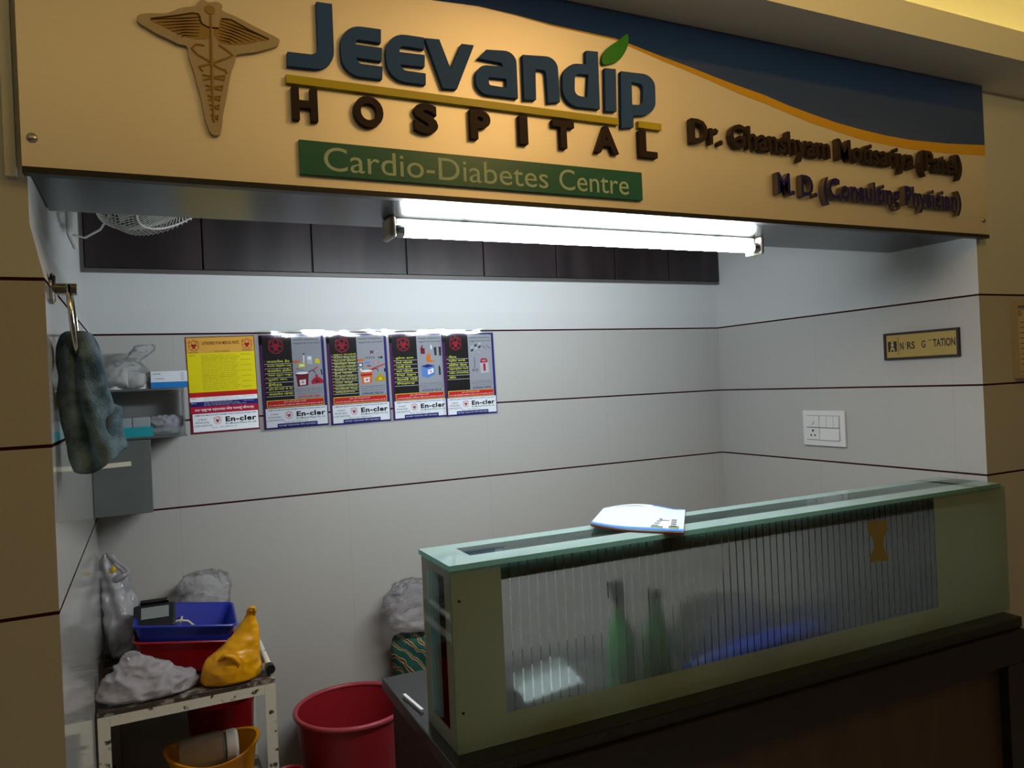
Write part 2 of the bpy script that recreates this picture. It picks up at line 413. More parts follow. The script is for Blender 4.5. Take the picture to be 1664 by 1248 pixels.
yel_low = S([(700-1000, 0)], 1000, 0, 1, 0) + S([(777-1000, 10.5), (837-1000, 25), (896-1000, 42)], 1000, 0, 1, 0) + \
    S([(0, 163), (60, 190), (200, 252), (300, 292), (400, 335), (500, 380), (600, 418), (700, 460), (800, 502), (900, 535), (1000, 568), (1100, 590), (1200, 608), (1350, 625), (1507, 635)], 1000, 0, 2.506, 0)
blue_low[-1] = (2.531, blue_low[-1][1]); yel_low[-1] = (2.531, yel_low[-1][1])
x0 = .40; blue_low = [(x0, 2.4835)]+blue_low; yel_low = [(x0, 2.4834)]+yel_low
blue_low = [(x, min(z, 2.4835)) for x, z in blue_low]
def strip(mb, up, lo, z):
    n = len(up); vs = [FS(x, y, z) for x, y in up]+[FS(x, y, z) for x, y in lo]
    return mb.add(vs, [(i, i+1, n+i+1, n+i) for i in range(n-1)])
strip(MB(), [(x, 2.4836) for x, z in blue_low], blue_low, .0006).build('blue_wave', BLUE, sg)
strip(MB(), blue_low, yel_low, .0008).build('yellow_wave', STRIPE, sg)

LB = mat('letter_blue', '#33589c', .6, spec=.25)
D1 = .012
A = dict(ox=450, oy=0, k=5.547); B = dict(ox=700, oy=20, k=5.547); C = dict(ox=880, oy=40, k=5.425)
LET = [
 ([[(355,15),(497,35),(522,637,150),(95,592),(95,465),(372,497,60)]], A),
 ([[(938,264),(562,212,165),(587,672,200),(950,712),(953,600),(735,572,55),(715,517),(945,550),(947,432),(708,398),(712,350,30),(938,385)]], A),
 ([[(1328,338),(972,286,155),(994,716,200),(1342,762),(1342,662),(1140,632,55),(1112,578),(1332,602),(1334,495),(1107,468),(1108,408,35),(1328,442)]], A),
 ([[(-52,231),(78,244),(180,510),(278,283),(390,297),(238,690),(112,683)]], B),
 ([[(425,412),(500,335),(770,352,120),(787,775),(408,728,130),(405,468,95),(655,490),(640,455,20)], [(520,582,14),(682,598),(685,680),(528,655,22)]], B),
 ([[(828,382),(1140,402,120),(1166,808),(1060,815),(1038,520,35),(945,512),(950,788),(845,785)]], B),
 ([[(1400,345),(1507,354),(1525,872),(1195,838,165),(1185,448,130),(1400,470)], [(1300,552,40),(1422,562),(1412,768),(1297,745,60)]], B),
 ([[(558,382),(655,392),(662,765),(565,762)]], C),
 ([[(700,410),(1000,445,125),(1008,800,115),(812,800),(812,905),(705,912)], [(795,505),(897,522,50),(893,710,40),(800,705)]], C),
]
for loops, fr in LET:
    q = MB(); poly(q, FS, [S(fillet(L), dep=D1, **fr) for L in loops], 0, D1)
    q.build('blue_letter', LB, sg)
q = MB(); poly(q, FS, [S(smooth_loop([(543,345),(540,268),(588,200),(680,138),(758,82),(764,170),(735,245),(682,315),(605,343)]), dep=.010, **C)], 0, .010)
q.build('green_leaf', mat('leaf_green', '#1f8a14', .4), sg)
YB_ = mat('bar_yellow', '#c8b414', .4)
MB().box((.290, SY-.012, 2.196), (1.082, SY, 2.2125)).build('yellow_bar', YB_, sg)
MB().box((1.141, SY-.012, 2.196), (1.211, SY, 2.2125)).build('yellow_bar', YB_, sg)
HB = mat('letter_dark_brown', '#2a161c', .55, spec=.3)
for ch, a, b in (('H',.299,.350),('O',.424,.487),('S',.555,.609),('P',.686,.735),('I',.808,.829),('T',.895,.953),('A',1.010,1.078),('L',1.140,1.194)):
    q = MB(); text(q, FS, ch, a, 2.1235, b, 2.1885, 0, .014, bold=.045, res=5); q.build('hospital_letter', HB, sg)
GP = mat('green_plate', '#04665c', .3); GT = mat('plate_lettering', '#b4cebe', .5)
pl = MB().box((.310, SY-.010, 2.0155), (1.145, SY, 2.0845)).build('green_plate', GP, sg)
for wd, a, b in (('Cardio-Diabetes', .358, .878), ('Centre', .908, 1.104)):
    q = MB(); text(q, FS, wd, a, 2.0255, b, 2.0748, .0100, .0106, res=4); q.build('plate_text', GT, pl)
DV = mat('letter_navy', '#1c1666', .5, spec=.3); DS = mat('letter_lit_side_grey', '#6e6764', .45)  # lighter side grey paints in light falling on the letter sides
def words(s, x0, x1, y0, y1, nm, ms):
    """one mesh per letter, set in a line fitted to x0..x1"""
    c = bpy.data.curves.new('tmp', 'FONT'); c.size = 1; c.offset = .02
    o = bpy.data.objects.new('tmp', c)
    def wid(t):
        c.body = t; M = bpy.data.meshes.new_from_object(o)
        xs = [v.co.x for v in M.vertices]; ys = [v.co.y for v in M.vertices]; bpy.data.meshes.remove(M)
        return (min(xs), max(xs), min(ys), max(ys)) if xs else None
    tot = wid(s); kx = (x1-x0)/(tot[1]-tot[0]); ky = (y1-y0)/(tot[3]-tot[2])
    for i, ch in enumerate(s):
        if ch == ' ': continue
        full = wid(s[:i+1]); one = wid(ch)
        R_ = x0+(full[1]-tot[0])*kx; L_ = R_-(one[1]-one[0])*kx
        q = MB(); text(q, FS, ch, L_, y0+(one[2]-tot[2])*ky, R_, y0+(one[3]-tot[2])*ky, .003, .020, bold=.02, res=3, side=1)
        q.build(nm, ms, sg)
    bpy.data.objects.remove(o); bpy.data.curves.remove(c)
words('Dr. Ghanshyam Motisariya (Patel)', 1.300, 2.380, 2.155, 2.236, 'brown_letter', [mat('letter_brown', '#2c1d20', .5, spec=.3), mat('letter_side_brown', '#3f3230', .5)])
words('M. D. (Consulting Physician)', 1.588, 2.368, 2.042, 2.120, 'navy_letter', [DV, DS])
# caduceus emblem
E4 = dict(ox=210, oy=0, k=5.427)
out = [(65,165),(85,130),(180,115),(330,115),(450,70),(590,50),(605,15),(650,-5),(700,20),(770,15),(820,45),(825,95),(950,150),(1100,230),(1300,330),(1325,365),(1300,405),(1210,435),(1110,460),(1030,468),(945,485),(935,540),(905,620),(880,740),(855,880),(830,1000),(815,1130),(800,1180),(760,1195),(715,1165),(680,1080),(655,980),(630,850),(600,750),(575,650),(545,560),(525,500),(510,410),(430,385),(340,340),(240,295),(160,245),(90,205)]
q = MB(); poly(q, FS, [S(smooth_loop(out, 4), dep=.010, **E4)], 0, .010)
em = q.build('caduceus_emblem', mat('emblem_backing', '#bba991', .45), sg)
GOLD = mat('emblem_gold', '#a58648', .45); GOLDD = mat('emblem_dark_gold', '#4a3210', .5)
def stroke(mb, pts, r0, r1, dep=.0105):
    P = S(pts, dep=dep, **E4); n = len(P)
    mb.tube([FS(x, y, dep) for x, y in P], [r0+(r1-r0)*abs(2*i/(n-1)-1)**2 for i in range(n)], 6)
for wing in ([(180,165),(330,150),(480,125),(570,110),(620,125),(640,190),(700,240),(720,300),(690,340),(600,345),(480,320),(380,270),(280,225)],
             [(1240,345),(1120,290),(980,210),(900,170),(830,160),(800,200),(790,250),(745,265),(765,330),(810,380),(900,395),(1030,390),(1150,365)]):
    q = MB(); poly(q, FS, [S(smooth_loop(wing, 4), dep=.0108, **E4)], .0098, .0108); q.build('wing', GOLD, em)
q = MB()
for k in range(7):
    t = k/6
    stroke(q, [(640-30*t, 150+170*t), (500-20*t, 160+150*t), (200+260*t, 170+160*t)], .0013, .0004, .0112)
    stroke(q, [(800-10*t, 180+170*t), (940-60*t, 230+140*t), (1230-330*t, 345+45*t)], .0013, .0004, .0112)
stroke(q, [(190,165),(400,140),(560,115),(610,125),(640,210),(700,240),(790,250)], .0015, .0015, .0112)
stroke(q, [(815,165),(900,175),(1050,260),(1230,345)], .0015, .0015, .0112)
q.build('feather_lines', GOLDD, em)
q = MB(); stroke(q, [(720,110),(722,300),(728,540),(735,800),(748,1080)], .003, .002)
P = S([(712,88)], dep=.0105, **E4)[0]; poly(q, FS, [circle(P[0], P[1], .0085)], .0098, .0125)
q.build('staff', GOLD, em)
q = MB()
stroke(q, [(660,400),(590,390),(550,425),(600,480),(690,530),(790,600),(850,620),(860,650)], .0022, .0022)
stroke(q, [(790,395),(870,450),(915,490),(860,515),(730,560),(615,590),(650,630)], .0022, .0022)
for yy, a, b in ((660, 645, 845), (750, 670, 825), (840, 690, 805), (920, 705, 795), (1010, 722, 785)):
    stroke(q, [(a, yy), ((a+b)/2, yy+18), (b, yy+8), (b-8, yy+45), ((a+b)/2, yy+28), (a+8, yy+45)], .0022, .0018)
q.build('serpents', GOLD, em)
for u, v in ((52, 224), (1598, 358)):
    p = on_y(u, v, SY)
    MB().lathe([(.009, 0), (.008, .003), (0, .005)], p, 16, ax=Matrix.Rotation(PI/2, 3, 'X')).build('screw', MATS['aluminium'], sg, smooth=True)

# ------------------------------------------------------------------ glass materials
def glass_mat(name, border, tint, frost_col, stripes=False, frost_tr=.5, leak=0.0):
    """clear or reeded glass with a frosted margin; border = expressions on the thing's own x,y,z"""
    M = bpy.data.materials.new(name); M.use_nodes = True; nt = M.node_tree; N = nt.nodes; L = nt.links
    N.remove(N['Principled BSDF'])
    tc = N.new('ShaderNodeTexCoord'); sep = N.new('ShaderNodeSeparateXYZ'); L.new(tc.outputs['Object'], sep.inputs[0])
    def mth(op, a, b=None):
        q = N.new('ShaderNodeMath'); q.operation = op
        for i, s_ in enumerate((a, b)):
            if s_ is None: continue
            if isinstance(s_, (int, float)): q.inputs[i].default_value = s_
            else: L.new(s_, q.inputs[i])
        return q.outputs[0]
    mask = None
    for axis, op, val in border:
        c = mth(op, sep.outputs[axis], val); mask = c if mask is None else mth('MAXIMUM', mask, c)
    # frosted margin
    df = N.new('ShaderNodeBsdfDiffuse'); df.inputs[0].default_value = frost_col
    tr = N.new('ShaderNodeBsdfTranslucent'); tr.inputs[0].default_value = frost_col
    fr = N.new('ShaderNodeMixShader'); fr.inputs[0].default_value = frost_tr; L.new(df.outputs[0], fr.inputs[1]); L.new(tr.outputs[0], fr.inputs[2])
    tp = N.new('ShaderNodeBsdfTransparent'); tp.inputs[0].default_value = tint
    if stripes:
        rf = N.new('ShaderNodeBsdfRefraction'); rf.inputs['Color'].default_value = (.84, .90, .89, 1); rf.inputs['Roughness'].default_value = .55; rf.inputs['IOR'].default_value = 1.12
        t2 = N.new('ShaderNodeBsdfTranslucent'); t2.inputs[0].default_value = (.86, .92, .90, 1)
        mx = N.new('ShaderNodeMixShader'); mx.inputs[0].default_value = .5; L.new(rf.outputs[0], mx.inputs[1]); L.new(t2.outputs[0], mx.inputs[2])
        fx = mth('FRACT', mth('DIVIDE', sep.outputs[0], .0236)); clear = mth('LESS_THAN', fx, .15)
        body = N.new('ShaderNodeMixShader'); ml = N.new('ShaderNodeMixShader'); ml.inputs[0].default_value = .22; L.new(tp.outputs[0], ml.inputs[1])
        t3 = N.new('ShaderNodeBsdfTranslucent'); t3.inputs[0].default_value = (.97, 1, 1, 1); L.new(t3.outputs[0], ml.inputs[2])
        L.new(clear, body.inputs[0]); L.new(mx.outputs[0], body.inputs[1]); L.new(ml.outputs[0], body.inputs[2])
    else: body = tp
    fr2 = fr
    if leak:
        fr2 = N.new('ShaderNodeMixShader'); fr2.inputs[0].default_value = leak; L.new(fr.outputs[0], fr2.inputs[1]); L.new(tp.outputs[0], fr2.inputs[2])
    m2 = N.new('ShaderNodeMixShader'); L.new(mask, m2.inputs[0]); L.new(body.outputs[0], m2.inputs[1]); L.new(fr2.outputs[0], m2.inputs[2])
    gl = N.new('ShaderNodeBsdfGlossy'); gl.inputs['Roughness'].default_value = .04
    fz = N.new('ShaderNodeFresnel'); fz.inputs['IOR'].default_value = 1.5
    m3 = N.new('ShaderNodeMixShader'); L.new(fz.outputs[0], m3.inputs[0]); L.new(m2.outputs[0], m3.inputs[1]); L.new(gl.outputs[0], m3.inputs[2])
    L.new(m3.outputs[0], N['Material Output'].inputs[0])
    return M
def film_mat(name, color, transp, rough, crinkle=0.0):
    """thin clear plastic: transparent + gloss + a little milky scatter"""
    M = bpy.data.materials.new(name); M.use_nodes = True; nt = M.node_tree; N = nt.nodes; L = nt.links
    N.remove(N['Principled BSDF'])
    tp = N.new('ShaderNodeBsdfTransparent'); tp.inputs[0].default_value = (.96, .96, .97, 1)
    df = N.new('ShaderNodeBsdfDiffuse'); df.inputs[0].default_value = lin(color)
    tr = N.new('ShaderNodeBsdfTranslucent'); tr.inputs[0].default_value = lin(color)
    a = N.new('ShaderNodeMixShader'); a.inputs[0].default_value = .4; L.new(df.outputs[0], a.inputs[1]); L.new(tr.outputs[0], a.inputs[2])
    b = N.new('ShaderNodeMixShader'); b.inputs[0].default_value = 1-transp; L.new(tp.outputs[0], b.inputs[1]); L.new(a.outputs[0], b.inputs[2])
    gl = N.new('ShaderNodeBsdfGlossy'); gl.inputs['Roughness'].default_value = rough
    fz = N.new('ShaderNodeFresnel'); fz.inputs['IOR'].default_value = 1.5
    if crinkle:
        geo = N.new('ShaderNodeNewGeometry'); vo = N.new('ShaderNodeTexVoronoi'); vo.inputs['Scale'].default_value = crinkle; vo.feature = 'DISTANCE_TO_EDGE'
        nz = N.new('ShaderNodeTexNoise'); nz.inputs['Scale'].default_value = crinkle*.5
        mxv = N.new('ShaderNodeMix'); mxv.data_type = 'VECTOR'; mxv.inputs[0].default_value = .12; L.new(geo.outputs['Position'], mxv.inputs[4]); L.new(nz.outputs['Color'], mxv.inputs[5]); L.new(mxv.outputs[1], vo.inputs['Vector'])
        bp = N.new('ShaderNodeBump'); bp.inputs['Strength'].default_value = .55; bp.inputs['Distance'].default_value = .010
        L.new(vo.outputs['Distance'], bp.inputs['Height'])
        for q in (gl,): L.new(bp.outputs[0], q.inputs['Normal'])
    fac = fz.outputs[0]
    if crinkle:
        ad = N.new('ShaderNodeMath'); ad.operation = 'ADD'; ad.use_clamp = True; L.new(fac, ad.inputs[0]); ad.inputs[1].default_value = .10; fac = ad.outputs[0]
    c = N.new('ShaderNodeMixShader'); L.new(fac, c.inputs[0]); L.new(b.outputs[0], c.inputs[1]); L.new(gl.outputs[0], c.inputs[2])
    L.new(c.outputs[0], N['Material Output'].inputs[0])
    MATS[name] = M
    return M
CLEARFACE = film_mat('clear_glass_face', '#cfe8e0', .97, .03)
G_FRONT = glass_mat('reeded_glass', [(0, 'LESS_THAN', .122), (0, 'GREATER_THAN', 1.585), (2, 'LESS_THAN', .828)], (.92, .96, .95, 1), (.36, .47, .38, 1), stripes=True, frost_tr=.5)
G_TOP = glass_mat('clear_green_glass', [(1, 'LESS_THAN', .052), (1, 'GREATER_THAN', .145), (0, 'LESS_THAN', .075)], (.80, .87, .85, 1), (.60, .84, .78, 1), frost_tr=.30, leak=.35)
G_END = glass_mat('end_glass', [(1, 'LESS_THAN', .030), (1, 'GREATER_THAN', .150), (2, 'LESS_THAN', .80), (2, 'GREATER_THAN', 1.145)], (.70, .76, .76, 1), (.40, .42, .32, 1), frost_tr=.42)
EDGE = bpy.data.materials.new('glass_edge'); EDGE.use_nodes = True; nt = EDGE.node_tree; nt.nodes.remove(nt.nodes['Principled BSDF'])
e1 = nt.nodes.new('ShaderNodeBsdfTranslucent'); e1.inputs[0].default_value = (.42, .80, .70, 1); e2 = nt.nodes.new('ShaderNodeBsdfDiffuse'); e2.inputs[0].default_value = (.30, .62, .54, 1)
e3 = nt.nodes.new('ShaderNodeMixShader'); e3.inputs[0].default_value = .4; nt.links.new(e1.outputs[0], e3.inputs[1]); nt.links.new(e2.outputs[0], e3.inputs[2]); nt.links.new(e3.outputs[0], nt.nodes['Material Output'].inputs[0])
DARKW = mat('counter_dark_wood', '#1c1416', .38, var=('#130d0f', 9, .4, .7, (.4, 1, 2)))
BROWNP = mat('counter_brown_panel', '#4a372c', .5, var=('#3b2b23', 14, .35, .7, (1, 1, .3)))
STONE = mat('ledge_black_stone', '#191a1c', .25, var=('#1e2023', 60, .45, .7))

# ------------------------------------------------------------------ reception counter
rc = empty('reception_counter', (.60, 0, 0), 'dark reception counter with a reeded glass display box along its ledge', 'counter', rz=-.015)
X0 = .60
def cb(lo, hi): return MB().box((X0+lo[0], lo[1], lo[2]), (X0+hi[0], hi[1], hi[2]))
cb((-.028, -.072, .726), (1.90, .52, .76)).build('ledge', STONE, rc, bevel=.003)
cb((-.005, -.085, .625), (1.895, -.055, .725)).build('apron', DARKW, rc, bevel=.002)
cb((1.80, -.085, 0), (1.895, -.02, .624)).build('leg', DARKW, rc, bevel=.002)
cb((-.005, -.085, 0), (.09, -.02, .624)).build('leg', DARKW, rc, bevel=.002)
cb((.091, -.055, .06), (1.799, -.035, .624)).build('front_panel', BROWNP, rc)
cb((-.004, -.019, 0), (.02, .50, .7255)).build('side_panel', DARKW, rc)
def glass_slab(lo, hi, face, name, m, axis):
    q = MB(); a = (X0+lo[0], lo[1], lo[2]); b = (X0+hi[0], hi[1], hi[2]); q.box(a, b, 1)
    # box faces: 0 x-, 1 x+, 2 y-, 3 y+, 4 z-, 5 z+
    for i in range(6):
        q.mi[i] = 0 if i == face else (2 if i == (face ^ 1) else 1)
    return q.build(name, [m, EDGE, CLEARFACE], rc)
glass_slab((0, -.015, .7605), (1.932, -.006, 1.167), 2, 'front_glass', G_FRONT, 1)
glass_slab((0, -.0055, .7605), (.008, .188, 1.167), 0, 'end_glass', G_END, 0)
glass_slab((-.004, -.021, 1.1675), (1.905, .195, 1.1795), 5, 'top_glass', G_TOP, 2)
cb((.122, -.004, 1.128), (1.895, .010, 1.1665)).build('top_rail', mat('rail_dark', '#3a3430', .5), rc)
for x, z in ((.018, 1.098), (.016, .850)):
    MB().lathe([(.0035, 0), (.0030, .002), (0, .0025)], (X0+x, -.015, z), 12, ax=Matrix.Rotation(PI/2, 3, 'X')).build('glass_screw', BLACK, rc, smooth=True)
fr = Frame((X0, -.0154, 0), (1, 0, 0), (0, 0, 1))
q = MB(); poly(q, fr, [[(1.292,1.128),(1.375,1.121),(1.378,1.092),(1.362,1.072),(1.356,1.045),(1.372,1.018),(1.378,1.000),(1.296,1.006),(1.300,1.022),(1.318,1.045),(1.314,1.075),(1.294,1.095)]], 0, .0005)
q.build('old_tape', mat('old_tape', '#7d7348', .6), rc)

# things inside the display box
GB = bpy.data.materials.new('green_bottle_plastic'); GB.use_nodes = True; b = GB.node_tree.nodes['Principled BSDF']
b.inputs['Base Color'].default_value = (.03, .55, .10, 1); b.inputs['Roughness'].default_value = .15
b.inputs['Subsurface Weight'].default_value = 0.0
NAVY = mat('navy_cap', '#151c3d', .35)
def bottle(x, y, h, r, label, trigger):
    t = empty('green_bottle', (x, y, .7605), label, 'bottle', None)
    z0 = .7607; k = h/.25
    MB().lathe([(0, 0), (r*.9, 0), (r, .006), (r, .018), (r*.95, .03), (r, .05), (r*.97, .08), (r, .10*k), (r*.93, .13*k), (r*.72, .17*k), (r*.48, .205*k), (r*.36, .235*k), (r*.34, .25*k)], (x, y, z0), 28).build('body', GB, t, smooth=True, autos=.8)
    if trigger:
        MB().lathe([(r*.42, h), (r*.42, h+.022), (r*.30, h+.026), (r*.26, h+.05), (0, h+.05)], (x, y, z0), 20).build('collar', NAVY, t, smooth=True, autos=.6)
        MB().box((x-.030, y-.010, z0+h+.036), (x+.012, y+.010, z0+h+.056)).box((x-.024, y-.005, z0+h+.010), (x-.018, y+.005, z0+h+.036)).build('spray_head', NAVY, t, bevel=.004)
    else:
        MB().lathe([(r*.42, h-.004), (r*.42, h+.018), (r*.38, h+.020), (0, h+.020)], (x, y, z0), 20).build('cap', NAVY, t, smooth=True, autos=.6)
bottle(1.100, .095, .232, .042, 'green bottle with a dark spray head inside the glass box', True)
bottle(1.212, .095, .226, .040, 'green bottle with a plain dark cap inside the glass box', False)
# white dispenser with sloped top
t = empty('white_container', (.885, .10, .7605), 'white plastic container with sloped top at the left end inside the glass box', 'container')
q = MB(); x0, x1, y0, y1, z = .792, .972, .045, .160, .7608
q.add([(x0, y0, z), (x1, y0, z), (x1, y1, z), (x0, y1, z), (x0, y0, z+.055), (x1-.012, y0, z+.072), (x1-.022, y1, z+.108), (x0+.012, y1, z+.080)],
      [(0,1,2,3), (4,5,6,7), (0,1,5,4), (1,2,6,5), (2,3,7,6), (3,0,4,7)])
q.build('body', mat('white_matte_plastic', '#e4e8e6', .3), t, bevel=.008, seg=3)
MB().box((x0-.008, y0+.004, z), (x0-.0005, y1-.004, z+.070)).build('end_flap', mat('grey_dark_plastic', '#35393b', .4), t)
# blue pouch
t = lump([(.7612, 1.36, .088, .02, .02), (.768, 1.52, .088, .22, .040), (.785, 1.55, .088, .265, .042), (.808, 1.60, .088, .24, .038), (.824, 1.66, .088, .16, .028), (.832, 1.69, .088, .03, .01)], amp=.003, freq=20, seed=4)
tag(t.build('blue_pouch', mat('blue_plastic', '#1b52d8', .22), origin=(1.55, .11, .7605), smooth=True), 'long flat blue plastic pouch lying in the glass box right of the bottles', 'pouch')
t = lump([(.7612, 1.50, .163, .10, .010), (.775, 1.50, .163, .165, .017), (.83, 1.49, .165, .175, .014), (.90, 1.48, .167, .150, .010), (.945, 1.46, .168, .09, .006), (.955, 1.46, .168, .01, .003)], amp=.004, freq=16, seed=31)
tag(t.build('white_packet', mat('white_packet_plastic', '#eef1f6', .25), origin=(1.50, .163, .7612), smooth=True), 'white plastic packet standing behind the blue pouch inside the glass box', 'packet')
t = lump([(.7612, 1.955, .12, .03, .03), (.775, 1.955, .12, .045, .04), (.795, 1.95, .12, .035, .03), (.806, 1.95, .12, .004, .004)], amp=.008, freq=30, seed=9)
tag(t.build('crumpled_wrapper', film_mat('wrapper_film', '#dfe4ea', .35, .1), origin=(1.955, .12, .7605), smooth=True), 'crumpled clear wrapper inside the glass box below the old tape', 'wrapper')
tag(MB().box((2.085, .06, .7608), (2.20, .15, .815)).build('pale_blue_box', mat('pale_blue_card', '#9fb4c8', .4), origin=(2.14, .10, .7605), bevel=.003), 'small pale blue box at the right end inside the glass box', 'box')
# strip of white card on the ledge
tag(MB().box((.596, .24, .7603), (.604, .36, .7683), rot=Matrix.Rotation(.08, 3, 'Z')).build('white_card', mat('white_card', '#dcdcdc', .5), origin=(.60, .30, .7603)), 'narrow white card standing on the ledge left of the glass box', 'card')

# ------------------------------------------------------------------ brochure pad on the glass top
bp = empty('brochure_pad', (1.23, .10, 1.1795), 'white printed brochure pad with a blue edge lying askew on the glass counter top', 'brochure')
BL, FL, FR_, BR = [Vector(p) for p in ((1.238, .355, 0), (1.054, .130, 0), (1.200, -.070, 0), (1.405, .180, 0))]
def padpt(u, v, dz):     # u along the front edge, v from front to back
    p = (FL*(1-u)+FR_*u)*(1-v) + (BL*(1-u)+BR*u)*v
    z = 1.1800 + .010*max(0, 1-u*2.2)**2*(1-v) + .014*math.sin(PI*min(1, u*1.15))*v*v
    return Vector((p.x, p.y, z+dz))
def padsheet(z0, z1, u0=0, u1=1, v0=0, v1=1, nu=16, nv=12, mb=None, mi=0):
    mb = mb or MB(); vs = []
    for dz in (z0, z1):
        for i in range(nu+1):
            for j in range(nv+1): vs.append(padpt(u0+(u1-u0)*i/nu, v0+(v1-v0)*j/nv, dz))
    W = nv+1; K = (nu+1)*W; fs = []
    for i in range(nu):
        for j in range(nv):
            a = i*W+j; fs += [(a, a+1, a+W+1, a+W), (K+a, K+a+W, K+a+W+1, K+a+1)]
    for i in range(nu): fs += [(i*W, i*W+W, K+i*W+W, K+i*W), (i*W+nv, K+i*W+nv, K+i*W+W+nv, i*W+W+nv)]
    for j in range(nv): fs += [(j, K+j, K+j+1, j+1), (nu*W+j, nu*W+j+1, K+nu*W+j+1, K+nu*W+j)]
    return mb.add(vs, fs, mi)
PAPER = mat('white_paper', '#bcc4d0', .45); INK = mat('ink_black', '#1d1d20', .5)
padsheet(0, .0045).build('cover', mat('red_brown_cover', '#6d2a24', .5), bp, smooth=True, autos=.6)
padsheet(.0046, .0085).build('pages', PAPER, bp, smooth=True, autos=.6)
padsheet(.0086, .0088, 0, 1, 0, .085).build('blue_edge', mat('print_blue', '#3f78c2', .4), bp)
padsheet(.0086, .0088, .62, 1, .965, 1).build('blue_edge', MATS['print_blue'], bp)
q = MB(); padsheet(.0086, .0087, .16, .50, .93, .945, 8, 2, q); padsheet(.0086, .0087, .30, .55, .90, .908, 8, 2, q); padsheet(.0086, .0087, .06, .09, .93, .945, 2, 2, q)
q.build('printed_lines', mat('ink_grey', '#55565c', .5), bp)
q = MB(); padsheet(.0086, .0087, .66, .93, .10, .50, 4, 4, q, 0)
for k in range(4):
    padsheet(.00872, .00882, .66+.02*k, .73+.01*k, .16+.09*k, .22+.09*k, 2, 2, q, 1); padsheet(.00872, .00882, .86, .92, .17+.085*k, .22+.085*k, 2, 2, q, 2)
padsheet(.00872, .00882, .65, .78, .10, .17, 3, 2, q, 3); padsheet(.00872, .00882, .84, .95, .10, .20, 3, 2, q, 3); padsheet(.00872, .00882, .74, .84, .40, .43, 3, 2, q, 2)
q.build('printed_picture', [mat('picture_sky', '#cdd3da', .4), mat('picture_building', '#6d7280', .4), INK, mat('picture_green', '#6b7a44', .4)], bp)

# ------------------------------------------------------------------ posters
PC = {k: mat('print_'+k, c, .6, spec=.15) for k, c in dict(purple='#4a1c58', navy='#23226e', black='#120f12', grey='#9a9ca4', red='#c8201e', yellow='#e3d412', tan='#dba645', white='#f2f5fb',
      lemon='#dfe04a', crimson='#b01a34', green='#1d6b4a', orange='#d8701c', blue='#2f58b8', maroon='#6c1424', silver='#b9bcc2', olive='#b39a1a', dark='#2a2d30').items()}
NAMES = list(PC); PM = [PC[k] for k in NAMES]
def ci(k): return NAMES.index(k)
def biohazard(mb, fr, cx, cy, r, z, mi):
    def ring(x, y, ro, ri, a0=0, a1=2*PI, n=26):
        pts = [(x+ro*math.cos(a0+(a1-a0)*i/n), y+ro*math.sin(a0+(a1-a0)*i/n)) for i in range(n+1)]
        pin = [(x+ri*math.cos(a0+(a1-a0)*i/n), y+ri*math.sin(a0+(a1-a0)*i/n)) for i in range(n+1)]
        vs = [fr(*p, z) for p in pts]+[fr(*p, z) for p in pin]
        mb.add(vs, [(i, i+1, n+2+i, n+1+i) for i in range(n)], mi)
    for k in range(3):
        a = PI/2+2*PI*k/3
        x, y = cx+.48*r*math.cos(a), cy+.48*r*math.sin(a)
        # crescent, open outward
        n = 22; vs = []; 
        for i in range(n+1):
            t = -PI*.82+2*PI*.82*i/n; th = .20*r*(math.cos(t*.58))+.02*r
            b = a+PI+t; vs += [fr(x+.46*r*math.cos(b), y+.46*r*math.sin(b), z), fr(x+(.46*r-th)*math.cos(b), y+(.46*r-th)*math.sin(b), z)]
        mb.add(vs, [(2*i, 2*i+1, 2*i+3, 2*i+2) for i in range(n)], mi)
    ring(cx, cy, .42*r, .31*r)
    ring(cx, cy, r*1.06, r*.97)
def arc_word(mb, fr, s, cx, cy, r, h, z, mi, spread=1.9):
    n = len(s)
    for i, ch in enumerate(s):
        if ch == ' ': continue
        a = PI/2+spread/2-spread*i/(n-1); ex = Vector((math.sin(a), -math.cos(a)))*1; 
        f2 = Frame(fr(cx+r*math.cos(a), cy+r*math.sin(a)), fr.ex*math.sin(a)-fr.ey*math.cos(a), fr.ex*math.cos(a)+fr.ey*math.sin(a))
        text(mb, f2, ch, -h*.35, 0, h*.35, h, z, z, mi, bold=.03, res=1)
PH = 1.475
def poster_base(origin, rot, W, label):
    ex = Vector((math.cos(rot), 0, math.sin(rot))); ey = Vector((-math.sin(rot), 0, math.cos(rot)))
    t = empty('waste_poster', (origin[0], origin[1], origin[2]), label, 'poster', 'waste category posters')
    fr0 = Frame(origin, ex, ey)
    class SF(Frame):
        def __call__(s, x, y, z=0.0): return s.o + s.ex*(x*W) + s.ey*((1-y)*PH*W) + s.n*z
    fr = SF(origin, ex, ey)
    # a text frame with y up, unit = W
    tf = lambda: fr
    return t, fr, fr0, W
def ptext(mb, fr0, W, s, x0, ytop, x1, ybot, z, col, **k):
    text(mb, fr0, s, x0*W, (1-ybot)*PH*W, x1*W, (1-ytop)*PH*W, z, z, ci(col), **k)
def prect(mb, fr, x0, y0, x1, y1, z, col): rect(mb, fr, x0, y1, x1, y0, z, z, ci(col))
